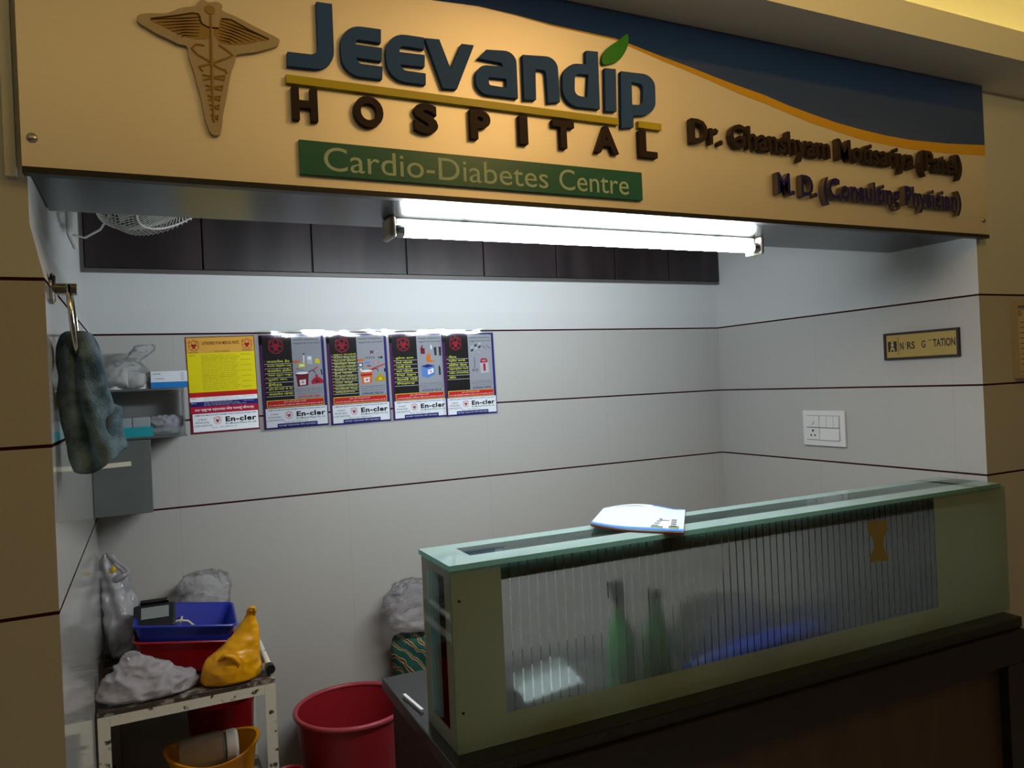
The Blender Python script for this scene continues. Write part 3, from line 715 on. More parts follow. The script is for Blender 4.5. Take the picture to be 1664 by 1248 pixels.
def footer(t, fr, fr0, W, y, red_line):
    q = MB(); prect(q, fr, .035, y, .985, 1-.018, .0012, 'white'); q.build('footer_panel', PM, t)
    q = MB()
    ptext(q, fr0, W, 'COMMON BIO-MEDICAL WASTE TREATMENT FACILITY AT BHATAR (UDHNA), SURAT', .06, y+.012, .96, y+.030, .0015, 'navy', bold=.02, res=1)
    for i, s in enumerate(('SURAT', 'MUNICIPAL', 'CORPORATION')):
        wd = (.13, .20, .26)[i]; ptext(q, fr0, W, s, .17-wd/2, y+.052+i*.032, .17+wd/2, y+.072+i*.032, .0015, 'dark', res=1)
    ptext(q, fr0, W, 'En-cler', .50, y+.045, .955, y+.100, .0015, 'black', bold=.045, res=3, spacing=1.12)
    ptext(q, fr0, W, 'Bio-Medical Waste Pvt. Ltd.', .50, y+.106, .955, y+.128, .0015, 'green', bold=.01, res=1)
    ptext(q, fr0, W, 'Phone : 0261-2893711-12', .30, y+.142, .66, y+.156, .0015, 'dark', res=1)
    q.build('footer_text', PM, t)
    q = MB(); biohazard(q, fr0, .385*W, (1-y-.082)*PH*W, .052*W, .0015, ci('crimson')); arc_word(q, fr0, 'BIO HAZARD', .385*W, (1-y-.082)*PH*W, .058*W, .014*W, .0015, ci('crimson'))
    q.build('biohazard_logo', PM, t)
    if red_line:
        q = MB(); prect(q, fr, .20, .945, .82, .985, .0016, 'navy'); ptext(q, fr0, W, 'સ્વચ્છ પર્યાવરણ સૌને સ્વાસ્થ્ય', .22, .953, .80, .979, .0019, 'white', res=1)
        q.build('footer_banner', PM, t)
# 1: the yellow category chart
t, fr, fr0, W = poster_base((.151, 1.2825, 1.449), .020, .230, 'yellow waste chart with tan heading, leftmost poster in the wall row')
q = MB(); rect(q, fr, 0, 1, 1, 0, 0, .0008, ci('maroon')); q.build('sheet', PM, t)
q = MB(); prect(q, fr, .012, .008, .99, .17, .0011, 'tan'); ptext(q, fr0, W, 'CATEGORIES OF BIO-MEDICAL WASTE', .23, .052, .77, .085, .0014, 'maroon', bold=.02, res=2)
for cx in (.115, .885):
    biohazard(q, fr0, cx*W, (1-.095)*PH*W, .072*W, .0014, ci('crimson')); arc_word(q, fr0, 'BIO HAZARD', cx*W, (1-.095)*PH*W, .080*W, .020*W, .0014, ci('crimson'))
q.build('heading', PM, t)
q = MB(); prect(q, fr, .012, .17, .99, .575, .0011, 'yellow')
ptext(q, fr0, W, 'CATEGORY', .03, .155, .17, .168, .0014, 'dark', res=1); ptext(q, fr0, W, 'TYPE OF WASTE', .40, .150, .62, .165, .0014, 'dark', res=1); ptext(q, fr0, W, 'TREATMENT', .80, .148, .96, .162, .0014, 'dark', res=1)
ptext(q, fr0, W, 'Yellow', .03, .188, .13, .200, .0014, 'dark', res=1)
LINES = ['Human tissues, organs, body parts', 'Animal anatomical waste and carcasses', 'Soiled waste items contaminated with blood', 'dressing, plaster cast, cotton swabs', 'Expired or discarded medicines', 'Chemical waste used in production', 'Chemical liquid waste, floor washings', 'Discarded linen, mattresses, beddings', 'Microbiology and laboratory waste', 'Laboratory cultures, stocks, specimens']
yy = .190
for i, s in enumerate(LINES*2):
    x1 = .70+.06*((i*7) % 4)/3; ptext(q, fr0, W, s, .21, yy, x1, yy+.0105, .0014, 'dark', res=1)
    if i % 3 == 0: ptext(q, fr0, W, 'Incineration', .78, yy, .93, yy+.010, .0014, 'dark', res=1)
    yy += .0188
q.build('yellow_band', PM, t)
q = MB()
for y0, y1, c, tc, nm in ((.575, .625, 'red', 'dark', 'Red'), (.625, .672, 'white', 'dark', 'White'), (.672, .722, 'navy', 'white', 'Blue')):
    prect(q, fr, .012, y0, .99, y1, .0011, c); ptext(q, fr0, W, nm, .03, y0+.008, .10, y0+.019, .0014, tc, res=1)
    for k in range(3): ptext(q, fr0, W, ('Tubing, bottles, intravenous tubes and sets', 'Needles, syringes with fixed needles, scalpels', 'Broken or discarded glass, vials, ampoules')[k], .21, y0+.006+.014*k, .62+.1*k, y0+.015+.014*k, .0014, tc, res=1)
    ptext(q, fr0, W, 'Autoclaving', .78, y0+.010, .93, y0+.019, .0014, tc, res=1)
q.build('colour_bands', PM, t)
q = MB(); prect(q, fr, .012, .722, .99, .790, .0011, 'crimson'); ptext(q, fr0, W, 'ઝાડ પ્રદૂષણ પર્યાવરણ એજ આપણું સૌભાગ્ય', .07, .737, .93, .776, .0014, 'white', bold=.02, res=2)
q.build('slogan_banner', PM, t)
footer(t, fr, fr0, W, .795, False)
# 2..5
def drawings(kind, fr0, W):
    q = MB(); Y = lambda y: (1-y)*PH*W
    def P(pts, col, z=.0015): poly(q, fr0, [[(x*W, Y(y)) for x, y in pts]], z, z, ci(col))
    def C(x, y, rx, ry, col, z=.0015): poly(q, fr0, [circle(x*W, Y(y), rx*W, 20, ry*W)], z, z, ci(col))
    def Ln(x0, y0, x1, y1, w, col, z=.0015):
        a = Vector((x0*W, Y(y0))); b = Vector((x1*W, Y(y1))); n = (b-a).orthogonal().normalized()*w*W/2
        poly(q, fr0, [[tuple(a+n), tuple(a-n), tuple(b-n), tuple(b+n)]], z, z, ci(col))
    def arc(pts, w, col):
        for a, b in zip(pts, pts[1:]): Ln(*a, *b, w, col)
    if kind in ('red', 'yellow'):
        bc, rc_ = ('maroon', 'crimson') if kind == 'red' else ('orange', 'olive')
        P([(.53,.425),(.73,.415),(.715,.555),(.55,.565)], bc); C(.63,.42,.10,.018,'white',.0017); P([(.525,.42),(.735,.41),(.735,.435),(.525,.445)], bc, .0016)
        if kind == 'yellow': P([(.53,.455),(.725,.447),(.722,.47),(.532,.478)], 'crimson', .0017)
        P([(.58,.495),(.68,.49),(.675,.545),(.585,.55)], 'white', .0018); biohazard(q, fr0, .63*W, Y(.52), .033*W, .0020, ci('crimson'))
        P([(.77,.545),(.76,.515),(.80,.485),(.84,.47),(.835,.44),(.865,.44),(.87,.47),(.91,.48),(.955,.51),(.955,.54)], rc_); C(.86,.515,.03,.025,'maroon' if kind == 'red' else 'yellow', .0017)
        arc([(.73,.415),(.78,.395),(.82,.405),(.835,.43)], .012, 'black')
        C(.55,.295,.06,.020,'red'); P([(.50,.30),(.53,.28),(.60,.285),(.61,.30),(.56,.31)], 'orange', .0017)
    if kind == 'red':
        Ln(.67,.23,.665,.31,.016,'white'); C(.672,.215,.013,.012,'black'); P([(.715,.235),(.80,.24),(.80,.33),(.72,.325)], 'silver'); P([(.73,.245),(.785,.25),(.785,.28),(.73,.28)], 'white', .0017)
        P([(.84,.32),(.85,.275),(.88,.27),(.91,.28),(.92,.325)], 'yellow'); P([(.58,.32),(.68,.315),(.68,.355),(.58,.36)], 'yellow'); P([(.60,.332),(.66,.329),(.66,.345),(.60,.347)], 'white', .0017)
        Ln(.53,.365,.65,.395,.006,'dark'); Ln(.80,.395,.88,.36,.016,'red'); Ln(.93,.39,.94,.45,.018,'black')
    if kind == 'yellow':
        Ln(.71,.195,.77,.225,.016,'maroon'); Ln(.71,.225,.77,.195,.016,'maroon'); Ln(.79,.22,.84,.20,.008,'silver')
        for k in range(5): Ln(.63+.035*k,.262,.63+.035*k,.285,.012,'dark')
        C(.66,.325,.05,.016,'blue'); C(.80,.328,.035,.014,'red'); C(.80,.328,.018,.007,'white',.0017); C(.68,.365,.04,.012,'crimson'); Ln(.66,.415,.95,.352,.02,'red')
        C(.90,.275,.022,.02,'dark'); C(.86,.275,.018,.016,'green'); P([(.50,.33),(.58,.33),(.58,.37),(.50,.37)], 'dark'); P([(.515,.338),(.565,.338),(.565,.362),(.515,.362)], 'white', .0017)
        C(.54,.40,.04,.02,'dark'); C(.54,.40,.028,.014,'white',.0017); P([(.93,.40),(.96,.40),(.96,.44),(.93,.44)], 'dark')
    if kind == 'blue':
        P([(.555,.165),(.60,.165),(.60,.14),(.575,.14),(.575,.165),(.635,.18),(.635,.245),(.555,.24)], 'maroon')
        P([(.80,.17),(.85,.165),(.85,.265),(.81,.265)], 'dark'); P([(.89,.165),(.94,.165),(.935,.27),(.895,.27)], 'dark'); Ln(.755,.14,.755,.19,.02,'white')
        P([(.66,.34),(.655,.28),(.68,.23),(.69,.27),(.705,.215),(.71,.275),(.73,.22),(.735,.32),(.84,.335),(.72,.345)], 'orange')
        P([(.55,.385),(.68,.365),(.80,.385),(.80,.49),(.655,.53),(.55,.50)], 'blue'); P([(.55,.385),(.68,.365),(.80,.385),(.655,.41)], 'navy', .0016); P([(.67,.435),(.775,.415),(.775,.465),(.67,.49)], 'white', .0018)
        biohazard(q, fr0, .722*W, Y(.452), .024*W, .0020, ci('crimson')); P([(.87,.41),(.885,.38),(.905,.41),(.91,.50),(.87,.50)], 'dark')
    if kind == 'white':
        for k in range(6):
            x = .54+.075*(k % 3); y = .165+.04*(k//3)-.02*(k % 3); P([(x,y),(x+.05,y-.012),(x+.05,y+.012),(x,y+.024)], 'dark' if k % 2 else 'silver')
        Ln(.76,.155,.85,.20,.008,'dark'); Ln(.84,.15,.93,.195,.008,'dark'); Ln(.52,.27,.72,.235,.014,'silver'); Ln(.52,.272,.70,.243,.005,'dark',.0017)
        Ln(.605,.295,.60,.43,.010,'dark'); C(.57,.455,.024,.022,'dark'); C(.635,.455,.024,.022,'dark'); C(.57,.455,.014,.013,'grey',.0017); C(.635,.455,.014,.013,'grey',.0017)
        P([(.715,.34),(.735,.315),(.83,.313),(.855,.335),(.86,.37),(.715,.375)], 'crimson'); P([(.75,.335),(.82,.333),(.82,.35),(.75,.352)], 'grey', .0017)
        P([(.705,.37),(.87,.365),(.88,.49),(.715,.495)], 'silver', .0016); P([(.765,.38),(.815,.378),(.815,.47),(.77,.472)], 'crimson', .0018)
    return q
LIST = {'red': ['વપરાયેલ કેટ', 'વપરાયેલ ઓક્સિજન માસ્ક', 'વપરાયેલ કોટીંગ', 'નેસલ ટ્યુબ બલૂન', 'યુરિન બેગ', 'કેથેટર', 'ડ્રીપ સેટ આઈ. વી. સેટ', 'વપરાયેલ મોજા'],
        'yellow': ['હ્યુમન એનાટોમી', 'એનિમલ ટીસ્યુ વેસ્ટ', 'પેશન્ટની ડ્રેસિંગ', 'પ્લાસ્ટર કાસ્ટ', 'ડિસ્કાર્ડેડ મેડીસીન', 'કેમિકલ વેસ્ટ', 'રૂના વાળા', 'રંગ હુમાલ (લોહીના)', 'બ્લડ બેગ અને કચરો', 'બધા વેસ્ટ', 'માઈક્રોબાયોલોજી', 'લેબોરેટરી વેસ્ટ', 'ડિસ્પોઝેબલ'],
        'blue': ['તુટેલા કાચ', 'અને બોટલો', 'ખાલી કાચ', 'અને બોટલો', 'ટેસ્ટ ટ્યુબ', 'મેટાલિક બોડી', 'ઈમ્પ્લાન્ટ'],
        'white': ['નીડલ', 'બ્લેડ કાપી', 'સીરીંજ નીડલ', 'સ્કાલ્પેલ અને', 'બ્લેડ (વપરાયેલ)', 'સોય']}
def poster(kind, origin, rot, W, label, title):
    t, fr, fr0, W = poster_base(origin, rot, W, label)
    q = MB(); rect(q, fr, 0, 1, 1, 0, 0, .0008, ci('navy')); rect(q, fr, 0, 1, .045, 0, 0, .0010, ci('purple')); rect(q, fr, 0, .10, .48, 0, 0, .0010, ci('purple')); q.build('sheet', PM, t)
    q = MB(); prect(q, fr, .045, .02, .49, .765, .0012, 'black')
    items = LIST[kind]; n = len(items); ys, ye = (.265, .66) if kind != 'yellow' else (.215, .665)
    step = (ye-ys)/max(n, 8)
    for i, s in enumerate(items):
        y = ys+i*step; ptext(q, fr0, W, s, .10, y, .10+min(.37, .028*len(s)+.04), y+min(.030, step*.62), .0015, 'lemon', bold=.02, res=1)
        prect(q, fr, .06, y+step*.86, .48, y+step*.86+.003, .0015, 'white'); prect(q, fr, .055, y+.008, .075, y+.016, .0016, 'crimson')
    q.build('list_panel', PM, t)
    q = MB(); biohazard(q, fr0, .25*W, (1-.125)*PH*W, .105*W, .0016, ci('crimson')); arc_word(q, fr0, 'BIO HAZARD', .25*W, (1-.125)*PH*W, .118*W, .022*W, .0016, ci('crimson')); q.build('biohazard_emblem', PM, t)
    q = MB(); prect(q, fr, .49, .02, .955, .69, .0012, 'grey')
    ptext(q, fr0, W, 'વપરાયેલ ડીસ્પોઝેબલ', .52, .045, .92, .072, .0015, 'dark', bold=.01, res=1); ptext(q, fr0, W, 'વસ્તુઓ માટે અલગ કચરો', .52, .085, .93, .112, .0015, 'dark', bold=.01, res=1)
    for i, s in enumerate(('The container of Bio-Medical Waste', 'Management Rules, 2016 Category', 'under Environment (Protection) Act, 1986')): ptext(q, fr0, W, s, .52, .585+i*.024, .93, .600+i*.024, .0015, 'dark', res=1)
    ptext(q, fr0, W, title, .53, .660, .90, .684, .0015, 'red' if kind == 'red' else 'navy', bold=.03, res=1)
    q.build('picture_panel', PM, t)
    drawings(kind, fr0, W).build('printed_drawings', PM, t)
    q = MB(); prect(q, fr, .06, .695, .95, .775, .0014, 'lemon'); prect(q, fr, .068, .701, .942, .769, .0016, 'red')
    ptext(q, fr0, W, 'ગુના કરી વેચાણ કરવો', .32, .708, .66, .730, .0019, 'white', res=1); ptext(q, fr0, W, 'આ કચરો હોસ્પિટલ પરિસરમાં નિકાલ કરવા અને સારવાર માટે છે', .09, .738, .92, .760, .0019, 'white', res=1)
    q.build('red_banner', PM, t)
    footer(t, fr, fr0, W, .782, True)
    # wavy laminate sheet over the print
    q = MB(); nu, nv = 20, 30; vs = []
    for i in range(nu+1):
        for j in range(nv+1):
            x = -.012+.252*i/nu*W/.235; y = -.006+(PH*W+.022)*j/nv
            d = .0030+.0006*noise.noise(Vector((x*30+origin[0]*50, y*14, 1.0)))+.0004*noise.noise(Vector((x*12, y*60+origin[0]*9, 3.0))) - .029*max(0, y-PH*W+.018)
            vs.append(fr0(x, y, d))
    q.add(vs, [(i*(nv+1)+j, (i+1)*(nv+1)+j, (i+1)*(nv+1)+j+1, i*(nv+1)+j+1) for i in range(nu) for j in range(nv)])
    q.build('laminate', LAM, t, smooth=True)
LAM = film_mat('laminate_film', '#e8edf2', .995, .07)
poster('red', (.396, 1.2825, 1.448), .020, .233, 'dark poster with red bin drawing, second from left in the wall row', 'CATEGORY RED')
poster('yellow', (.638, 1.2825, 1.449), .018, .232, 'dark poster with orange bin and yellow bag drawing, middle of the wall row', 'CATEGORY YELLOW')
poster('blue', (.880, 1.2825, 1.453), .016, .228, 'dark poster with blue box drawing, fourth from left in the wall row', 'CATEGORY BLUE')
poster('white', (1.100, 1.2822, 1.455), .014, .226, 'dark poster with needles and silver canister, rightmost in the wall row', 'CATEGORY WHITE')

# ------------------------------------------------------------------ right wall: name plate, switch board; pillar notice
FR = lambda y, z: Frame((XR-.0005, y, z), (0, -1, 0), (0, 0, 1))
t = empty('name_plate', (XR-.001, .215, 1.60), 'gold name plate with worn black lettering in a dark frame on the right wall', 'sign')
f = FR(.361, 1.599); Wd, Ht = .291, .099
q = MB(); rect(q, f, 0, 0, Wd, .008, 0, .010); rect(q, f, 0, Ht-.008, Wd, Ht, 0, .010); rect(q, f, 0, .008, .008, Ht-.008, 0, .010); rect(q, f, Wd-.008, .008, Wd, Ht-.008, 0, .010)
q.build('frame', mat('plate_frame', '#241614', .4), t)
q = MB(); rect(q, f, .008, .008, Wd-.008, Ht-.008, 0, .006); q.build('gold_plate', mat('gold_plate', '#b79a58', .35, metal=.55), t)
NK = mat('plate_ink', '#201a16', .5)
q = MB(); rect(q, f, .016, .030, .052, .068, .006, .0064); q.build('pictogram_square', NK, t)
q = MB(); GOLDP = mat('plate_gold_print', '#c0a565', .4)
poly(q, f, [circle(.034, .0545, .006, 16)], .0065, .0068); poly(q, f, [[(.024,.032),(.028,.044),(.031,.047),(.037,.047),(.040,.044),(.044,.032),(.038,.032),(.037,.039),(.031,.039),(.030,.032)]], .0065, .0068)
poly(q, f, [[(.030,.0615),(.038,.0615),(.0395,.0665),(.0285,.0665)]], .0065, .0068); q.build('nurse_pictogram', GOLDP, t)
q = MB(); rect(q, f, .0575, .018, .0592, .082, .006, .0064)
q.build('divider', NK, t)
for s, a, b, y0, y1 in (('N', .066, .080, .035, .062), ('RS', .094, .125, .036, .063), ('G', .151, .166, .0375, .0635), ('TATION', .195, .277, .038, .066)):
    q = MB(); text(q, f, s, a, y0, b, y1, .006, .0064, bold=.02, res=3); q.build('lettering', NK, t)
q = MB(); rect(q, f, .0885, .052, .0905, .058, .006, .0064); q.build('worn_letter', NK, t)
q = MB(); poly(q, f, [[(.178,.060),(.181,.0645),(.187,.0645),(.190,.061),(.188,.060),(.185,.0625),(.181,.0615)]], .006, .0064); q.build('worn_letter', NK, t)

t = empty('switch_board', (XR-.001, .66, 1.262), 'white modular switch board with regulator knob and socket on the right wall', 'switch')
f = FR(.766, 1.262); SW = mat('switch_white', '#dcdcda', .3); SWD = mat('switch_gap', '#8d8f92', .5)
q = MB(); rect(q, f, 0, 0, .213, .146, 0, .011); q.build('plate', SW, t, bevel=.004, seg=3)
q = MB(); rect(q, f, .022, .024, .190, .126, .0111, .0118); q.build('module_bed', SWD, t)
for x0, x1, y0, y1, nm in ((.024, .088, .078, .124, 'regulator_module'), (.024, .088, .026, .074, 'socket')):
    q = MB(); rect(q, f, x0, y0, x1, y1, .0119, .0145); o = q.build(nm, SW, t, bevel=.001)
    if nm == 'socket':
        q = MB(); [poly(q, f, [circle(.056+dx, .050+dy, r, 14)], .0146, .0149) for dx, dy, r in ((0, .013, .005), (-.010, -.006, .004), (.010, -.006, .004))]; q.build('socket_hole', BLACK, o)
    else:
        q = MB(); poly(q, f, [circle(.050, .101, .014, 28)], .0146, .021); rect(q, f, .0492, .103, .0508, .114, .0211, .0216); q.build('knob', SW, o)
for x0, x1, y0, y1 in ((.092, .125, .078, .124), (.127, .160, .078, .124), (.162, .188, .078, .124), (.092, .188, .026, .074)):
    q = MB()
    vs = [f(x, y, z) for (x, y, z) in ((x0, y0, .0119), (x1, y0, .0119), (x1, y1, .0119), (x0, y1, .0119), (x0, y0, .0165), (x1, y0, .0165), (x1, y1, .0140), (x0, y1, .0140))]
    q.add(vs, [(0,1,2,3), (4,5,6,7), (0,1,5,4), (1,2,6,5), (2,3,7,6), (3,0,4,7)]); q.build('rocker_switch', SW, t)

t = empty('framed_notice', (2.80, -.001, 1.515), 'pale framed notice on the right pillar cut off by the picture edge', 'notice')
f = Frame((2.685, -.0005, 1.515), (1, 0, 0), (0, 0, 1))
q = MB(); rect(q, f, 0, 0, .22, .012, 0, .014); rect(q, f, 0, .248, .22, .26, 0, .014); rect(q, f, 0, .012, .012, .248, 0, .014); rect(q, f, .208, .012, .22, .248, 0, .014)
q.build('frame', mat('notice_frame', '#b7a78e', .4), t)
q = MB(); rect(q, f, .012, .012, .208, .248, 0, .004); q.build('sheet', mat('notice_paper', '#cfc3ae', .5), t)
q = MB(); NI = mat('notice_ink', '#4b3a30', .5)
for k in (.018, .024):
    rect(q, f, k, k, .22-k, k+.0015, .004, .0043); rect(q, f, k, .26-k-.0015, .22-k, .26-k, .004, .0043); rect(q, f, k, k+.0016, k+.0015, .26-k-.0016, .004, .0043); rect(q, f, .22-k-.0015, k+.0016, .22-k, .26-k-.0016, .004, .0043)
for cx, cy in ((.038, .222), (.182, .222)):
    poly(q, f, [circle(cx, cy, .009, 14), circle(cx, cy, .006, 14)], .004, .0043)
for k in range(9): rect(q, f, .036, .190-.018*k, .185-.02*(k % 3), .1925-.018*k, .004, .0043)
q.build('printed_border', NI, t)

# ------------------------------------------------------------------ left wall: towel ring and towel
CHROME = mat('chrome', '#c8c4bc', .08, metal=1)
t = empty('towel_ring', (XL, .10, 1.80), 'chrome towel ring on a short bar beside the left pillar', 'towel ring')
MB().lathe([(.030, 0), (.030, .004), (.024, .008), (0, .008)], (XL+.0005, .105, 1.797), 28, ax=RX).build('wall_flange', CHROME, t, smooth=True, autos=.6)
q = MB(); q.box((XL+.008, .093, 1.786), (XL+.044, .117, 1.8005)); q.box((XL+.008, .096, 1.8010), (XL+.044, .114, 1.8065)); q.build('bar', CHROME, t, bevel=.0015)
pts = []
for k in range(40):
    a = 2*PI*k/40; s_ = math.sin(a); c_ = math.cos(a)
    zz = 1.735+.068*c_; pts.append((XL+.030+.010*(1-c_)*.5, .112+.046*s_*(abs(s_)**-.35 if abs(s_) > .01 else 1), zz))
MB().tube(pts, .0048, 10, closed=True).build('ring', CHROME, t, smooth=True)
TOWEL = mat('towel_cloth', '#3b4f5c', .95, spec=.1, var=('#7890a0', 22, .36, .68), bump=(260, .8, .003))
def towel():
    mb = MB(); n = 72; nr = 46; vs = []
    ring_ = [(1.716, -.106, .120, .010, .014), (1.711, -.106, .120, .026, .030), (1.688, -.103, .118, .035, .042), (1.64, -.099, .116, .040, .050), (1.58, -.094, .114, .045, .054), (1.52, -.086, .112, .050, .050), (1.49, -.079, .112, .051, .046), (1.472, -.075, .112, .050, .044)]
    for i in range(nr+1):
        z, cx, cy, rx, ry = cat(ring_, i/nr)
        for k in range(n):
            a = 2*PI*k/n
            # two lobes with a crease on the side that faces the lobby, small folds elsewhere
            d = 1 - .62*math.exp(-((a-4.45)/.22)**2)*min(1, i/5)*(1-.5*i/nr) - .22*math.exp(-((a-1.5)/.3)**2) + .06*math.sin(5*a+z*22)*min(1, i/8)
            p = Vector((cx+rx*d*math.cos(a), cy+ry*d*math.sin(a), z))
            sag = -.030*max(0, math.cos(a-3.6))*(i/nr)**4 + .012*math.cos(2*a)*(i/nr)**4
            p.z += sag; p += Vector((math.cos(a), math.sin(a), 0))*noise.noise(p*28)*.004
            p.x = max(p.x, XL+.0015)
            vs.append(p)
    for i in range(1, 8):       # the lower edge turns in, leaving a dark hollow
        for k in range(n):
            a = 2*PI*k/n; b = vs[nr*n+k]; c = Vector((ring_[-1][1], ring_[-1][2], b.z))
            s_ = [.97, .93, .90, .88, .86, .84, .0][i-1]; dz = [-.003, -.002, .004, .02, .05, .08, .10][i-1]
            vs.append(c+(b-c)*s_+Vector((0, 0, dz)))
    R_ = nr+7
    fs = [(i*n+k, i*n+(k+1) % n, (i+1)*n+(k+1) % n, (i+1)*n+k) for i in range(R_) for k in range(n)]+[tuple(range(n))[::-1]]
    return mb.add(vs, fs)
tag(towel().build('hand_towel', TOWEL, smooth=True, origin=(-.10, .115, 1.43)), 'crumpled grey-teal hand towel hanging from the chrome ring', 'towel')

# ------------------------------------------------------------------ left back corner: shelf rack and metal box
t = empty('acrylic_rack', (.02, 1.25, 1.455), 'clear two-tier acrylic wall rack in the left back corner above the grey box', 'rack')
AC = film_mat('acrylic', '#e6edef', .82, .05)
MB().box((-.135, 1.262, 1.455), (.128, 1.268, 1.640)).build('back_plate', AC, t)
MB().box((-.135, 1.135, 1.606), (.128, 1.2618, 1.612)).build('shelf', AC, t)
MB().box((-.135, 1.055, 1.455), (.128, 1.2618, 1.461)).build('shelf', AC, t)
for x in (-.135, .123): MB().box((x, 1.140, 1.4615), (x+.005, 1.2618, 1.6055)).build('side_panel', AC, t)
MB().box((-.129, 1.1200, 1.4612), (.122, 1.1235, 1.485)).build('front_lip', AC, t)
for x in (-.09, .09): MB().lathe([(.005, 0), (.005, .0175), (0, .0175)], (x, 1.2838, 1.60), 10, ax=Matrix.Rotation(PI/2, 3, 'X')).build('screw', MATS['aluminium'], t)
t = empty('carton', (.085, 1.18, 1.612), 'blue and white carton on top of the clear rack, touching the yellow poster', 'box')
MB().box((.030, 1.150, 1.6128), (.140, 1.215, 1.668)).build('body', mat('carton_white', '#dde2ea', .4), t, bevel=.0015)
q = MB(); ff = Frame((.030, 1.1495, 1.6128), (1, 0, 0), (0, 0, 1)); rect(q, ff, 0, .001, .110, .020, 0, .0003); q.build('blue_band', mat('carton_blue', '#1676c4', .4), t)
q = MB(); rect(q, ff, .006, .0455, .030, .0475, 0, .0003); rect(q, ff, .014, .030, .040, .0315, 0, .0003)
for k in range(4): rect(q, ff, .090, .026+.007*k, .100, .0275+.007*k, 0, .0003)
q.build('printed_lines', MATS['ink_grey'], t)
PB = film_mat('clear_bag_film', '#eef0f4', .70, .09, 38)
ROLL = mat('gauze_white', '#d8d8d4', .8)
t = empty('bandage_bag', (-.03, 1.19, 1.612), 'knotted clear bag of white rolls on top of the rack left of the carton', 'bag')
for cx, cy, r, h in ((-.070, 1.185, .034, .070), (.000, 1.185, .024, .050)):
    MB().lathe([(0, 0), (r, 0), (r, h), (r*.35, h), (r*.3, h-.004), (0, h-.004)], (cx, cy, 1.6132), 28).build('gauze_roll', ROLL, t, smooth=True, autos=.5)
b1 = lump([(1.6126, -.045, 1.19, .055, .035), (1.635, -.045, 1.19, .074, .046), (1.67, -.05, 1.19, .070, .044), (1.70, -.045, 1.19, .045, .030), (1.715, -.01, 1.185, .022, .014), (1.735, .008, 1.18, .030, .012), (1.752, .022, 1.18, .022, .006), (1.758, .030, 1.18, .004, .002)], amp=.011, freq=22, seed=2)
b1.build('bag_film', PB, t, smooth=True)
t = empty('teal_tray', (0, 1.10, 1.4615), 'shallow teal tray with two grey packs on the lower tier of the rack', 'tray')
q = MB().box((-.085, 1.060, 1.4615), (.030, 1.1185, 1.4645)).box((-.085, 1.060, 1.4645), (.030, 1.063, 1.492)).box((-.085, 1.115, 1.4645), (.030, 1.1185, 1.492)).box((-.085, 1.063, 1.4645), (-.082, 1.115, 1.492)).box((.027, 1.063, 1.4645), (.030, 1.115, 1.492))
q.build('tray', mat('teal_plastic', '#1f8f9a', .3), t)
for x in (-.080, -.027): MB().box((x, 1.068, 1.465), (x+.050, 1.10, 1.522)).build('grey_pack', mat('grey_pack', '#8d959a', .4), t, bevel=.002)
t = lump([(1.4618, .062, 1.19, .045, .03), (1.475, .058, 1.19, .052, .042), (1.498, .065, 1.185, .056, .045), (1.515, .07, 1.18, .045, .03), (1.524, .07, 1.18, .01, .008)], amp=.009, freq=30, seed=12)
tag(t.build('syringe_packets', film_mat('packet_film', '#e2e2ee', .45, .08, 50), smooth=True, origin=(.065, 1.19, 1.4618)), 'crinkled clear packets lying on the lower tier of the rack beside the teal tray', 'packets')
GB_ = mat('grey_enamel', '#565c5b', .45, var=('#5e6463', 6, .4, .6))
t = empty('grey_metal_box', (-.06, 1.20, 1.22), 'grey wall-mounted metal box in the left corner below the acrylic rack', 'metal box')
MB().box((XL+.001, 1.060, 1.222), (.021, 1.2835, 1.4535)).build('body', GB_, t, bevel=.002)
MB().box((XL+.004, 1.0575, 1.372), (-.036, 1.0597, 1.386), rot=Matrix.Rotation(-.03, 3, 'Y')).build('paper_strip', mat('paper_cream', '#cfcbb4', .6), t)
MB().box((.0212, 1.10, 1.40), (.0235, 1.12, 1.425)).build('latch', MATS['aluminium'], t)

# ------------------------------------------------------------------ trolley and what it carries
RUST = mat('chipped_white_enamel', '#cfcabb', .4, var=('#3a2a22', 38, .60, .66))
RUSTD = mat('rusty_dark_top', '#3a302a', .55, var=('#8f887c', 30, .52, .62))
tr = empty('steel_trolley', (.09, 1.0, 0), 'old white steel trolley with chipped rusty paint in the left corner', 'trolley')
TX0, TX1, TY0, TY1, TZ = -.138, .318, .715, 1.265, .75
LG = .030
for x in (TX0, TX1-LG):
    for y in (TY0, TY1-LG):
        if x == TX0: q = MB().box((x, y, .04), (x+LG, y+.003, TZ-.012)).box((x, y+.003, .04), (x+.003, y+LG, TZ-.012))
        else: q = MB().box((x, y, .04), (x+LG, y+.003, TZ-.012)).box((x+LG-.003, y+.003, .04), (x+LG, y+LG, TZ-.012))
        o = q.build('leg', RUST, tr)
        MB().lathe([(0, 0), (.016, 0), (.018, .01), (.016, .04), (0, .04)], (x+LG/2, y+LG/2, 0), 16).build('foot_cap', BLACK, o, smooth=True)
MB().box((TX0, TY0, TZ-.011), (TX1, TY1, TZ)).build('top_shelf', RUSTD, tr)
MB().box((TX0+LG+.0005, TY0+.0005, TZ-.040), (TX1-LG-.0005, TY0+.004, TZ-.0115)).build('front_rail', RUST, tr)
MB().box((TX1-.004, TY0+LG+.0005, TZ-.040), (TX1-.001, TY1-LG-.0005, TZ-.0115)).build('side_rail', RUST, tr)
MB().box((TX0, TY0, .30), (TX1, TY1, .312)).build('lower_shelf', RUSTD, tr)
